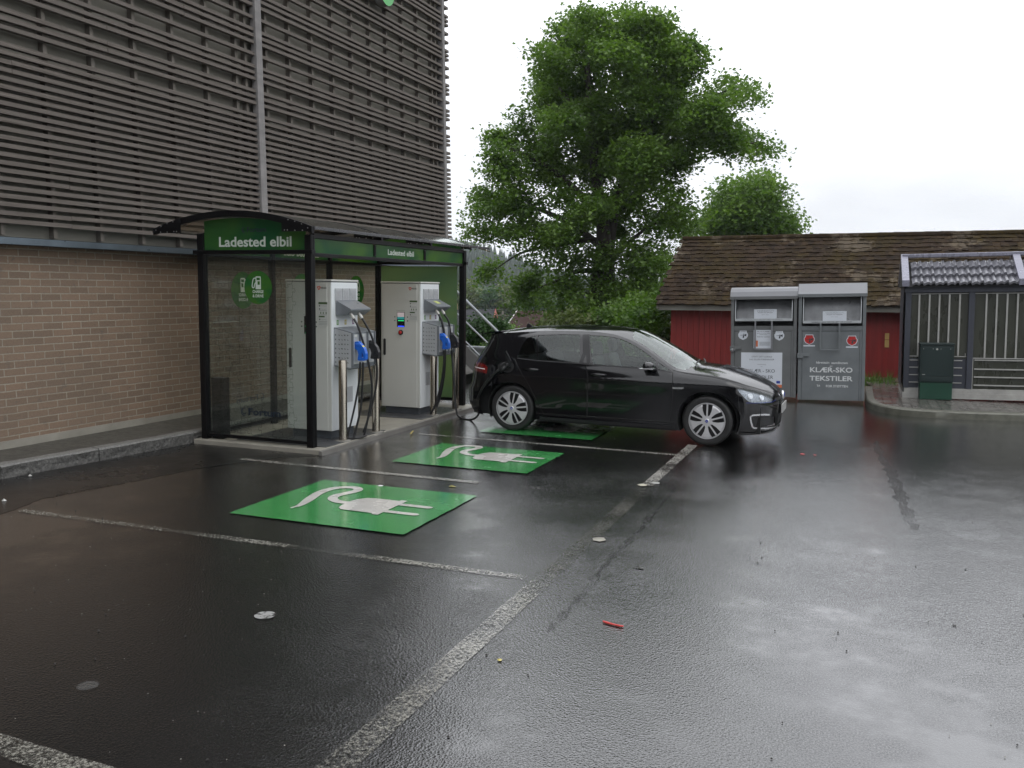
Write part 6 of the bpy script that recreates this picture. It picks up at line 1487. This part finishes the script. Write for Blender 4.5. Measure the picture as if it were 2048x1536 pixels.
bush('leafy_bush', 'bright green bush at the left corner of the red barn', [(1290, 640, 38), (1320, 625, 34), (1260, 660, 32), (1330, 670, 34), (1300, 690, 36), (1335, 590, 18), (1240, 690, 30), (1325, 720, 30)], 23.5, 9000, .10, M['leafy'], (1295, 742))
bush('leafy_bush', 'mid green bush between the maple trunk and the bright bush', [(1215, 650, 34), (1250, 625, 30), (1190, 670, 30), (1240, 680, 34), (1280, 610, 24)], 26, 6000, .11, M['leaf'], (1225, 735), seed=4)
bush('leafy_bush', 'olive green bush just above the car roof left of the maple trunk', [(1110, 655, 28), (1135, 645, 26), (1085, 662, 20), (1150, 668, 30), (1120, 680, 30), (1175, 655, 24)], 25, 7000, .09, M['leafo'], (1120, 735), seed=5)
bush('leafy_bush', 'dark green round bush behind the sloping railing', [(965, 655, 26), (985, 668, 24), (945, 672, 24), (968, 690, 28), (995, 650, 14), (935, 690, 22), (1000, 690, 22)], 27, 8000, .10, M['leafd'], (965, 742), seed=6)
bush('leafy_bush', 'low yellow green shrubs under the dark round bush', [(950, 712, 16), (970, 705, 14), (985, 715, 16), (935, 720, 16), (960, 730, 20), (915, 725, 20), (1000, 720, 20)], 22.5, 7000, .07, M['leafy'], (960, 765), seed=7)
bush('leafy_bush', 'small light bush beside the pale valley house', [(1016, 658, 8), (1008, 664, 7), (1024, 664, 8)], 60, 700, .20, M['leafy'], (1016, 676), seed=8)
# mist-grey trees across the valley
FT = [('pale rounded tree just right of the shelter post across the valley', (935, 640), [(935, 590, 20), (928, 610, 22), (945, 615, 18), (935, 575, 12)], 150, 'leafo'), ('light tree left of the pointed grey tree across the valley', (962, 640), [(962, 605, 13), (966, 620, 15), (956, 622, 12)], 170, 'leafy'),
      ('dark pointed tree across the valley', (982, 640), [(982, 590, 8), (982, 606, 12), (982, 622, 14)], 150, 'leafd'), ('large pale tree behind the red roof', (1005, 640), [(1008, 585, 14), (1012, 605, 20), (998, 610, 16), (1016, 622, 18)], 150, 'leafo'),
      ('grey green tree right of the red roof', (1035, 640), [(1036, 595, 13), (1036, 612, 17), (1028, 625, 14)], 165, 'leafd'), ('dark bushy tree behind the brown roof', (1070, 645), [(1070, 600, 18), (1060, 615, 16), (1085, 615, 20)], 140, 'leafd'),
      ('pale tree seen between maple trunk and barn', (1290, 640), [(1290, 590, 18), (1310, 600, 20), (1275, 608, 18)], 150, 'leafo')]
for i, (lab, base, lst, Y, mt_) in enumerate(FT):
    bush('valley_tree', lab, lst, Y, 2200, .65, M[mt_], base, 3, 20 + i, 'tree', 'trees across the valley')
# far forest on the ridge
CR = [(at(px, py, 480)[0], at(px, py, 480)[2] - 11) for px, py in ((300, 440), (700, 466), (888, 482), (940, 490), (985, 498), (1040, 518), (1100, 545), (1180, 565), (1300, 582), (1500, 590), (2200, 592))]
fo = MB(); rf = random.Random(11)
for i in range(5200):
    y = 235 + 265 * rf.random() ** .8; x = -.78 * y + rf.uniform(0, .95) * y
    z = terrain_h(x, y); hh = rf.uniform(8, 15) * (.8 if rf.random() < .3 else 1); r = hh * rf.uniform(.16, .24); a0 = rf.uniform(0, 6)
    for k, (zz, rr, ht) in enumerate(((.0, 1.0, .55), (.28, .78, .42), (.55, .5, .45))):
        vs = [(x + r * rr * cos(a0 + 2 * pi * j / 6) * rf.uniform(.8, 1.15), y + r * rr * sin(a0 + 2 * pi * j / 6), z + hh * zz) for j in range(6)] + [(x, y, z + hh * (zz + ht))]
        fo.add(vs, [(j, (j + 1) % 6, 6) for j in range(6)])
o_ = fo.build('conifer_forest', M['conif']); tag(o_, 'misty conifer forest covering the far hillside', 'forest', kind='stuff')
# weeds
wd = MB(); rw = random.Random(4)
for i in range(420):
    x = rw.uniform(.12, .72) if i < 300 else rw.uniform(-4.2, 0); y = rw.uniform(19.2, 20.5); h_ = rw.uniform(.05, .16) if rw.random() < .85 else .28; a = rw.uniform(0, 6.28); w_ = .012; bx, by = cos(a) * h_ * .5, sin(a) * h_ * .5
    z = .06; wd.add([(x - w_, y, z), (x + w_, y, z), (x + bx, y + by, z + h_)], [(0, 1, 2)])
o_ = wd.build('weeds', M['leafy']); tag(o_, 'weeds growing in the soil at the foot of the red barn', 'weeds', kind='stuff')
gs = MB()
for i in range(9000):
    y = 19.6 + 22 * rw.random() ** 1.6; x = rw.uniform(-14, 1) * (y / 25); 
    if x > -4.6 and y > 20: continue
    z = terrain_h(x, y) + .0; h_ = rw.uniform(.06, .25); a = rw.uniform(0, 6.28); w_ = .02
    gs.add([(x - w_, y, z), (x + w_, y, z), (x + cos(a) * h_ * .5, y + sin(a) * h_ * .3, z + h_)], [(0, 1, 2)])
o_ = gs.build('grass_blades', M['leafy']); tag(o_, 'rough grass behind the car park', 'grass', kind='stuff')
# ================================================================== HAZE
hm = bpy.data.materials.new('haze'); hm.use_nodes = True; nt = hm.node_tree
for n in list(nt.nodes): nt.nodes.remove(n)
o = nt.nodes.new('ShaderNodeOutputMaterial'); pv = nt.nodes.new('ShaderNodeVolumePrincipled'); pv.inputs['Color'].default_value = (.80, .87, .95, 1); pv.inputs['Density'].default_value = .00033; pv.inputs['Anisotropy'].default_value = .3
nt.links.new(pv.outputs[0], o.inputs['Volume'])
hz = MB().box(-760, 760, -125, 800, -30, 62).build('haze', hm); hz['kind'] = 'stuff'; hz['label'] = 'thin rain haze filling the valley'
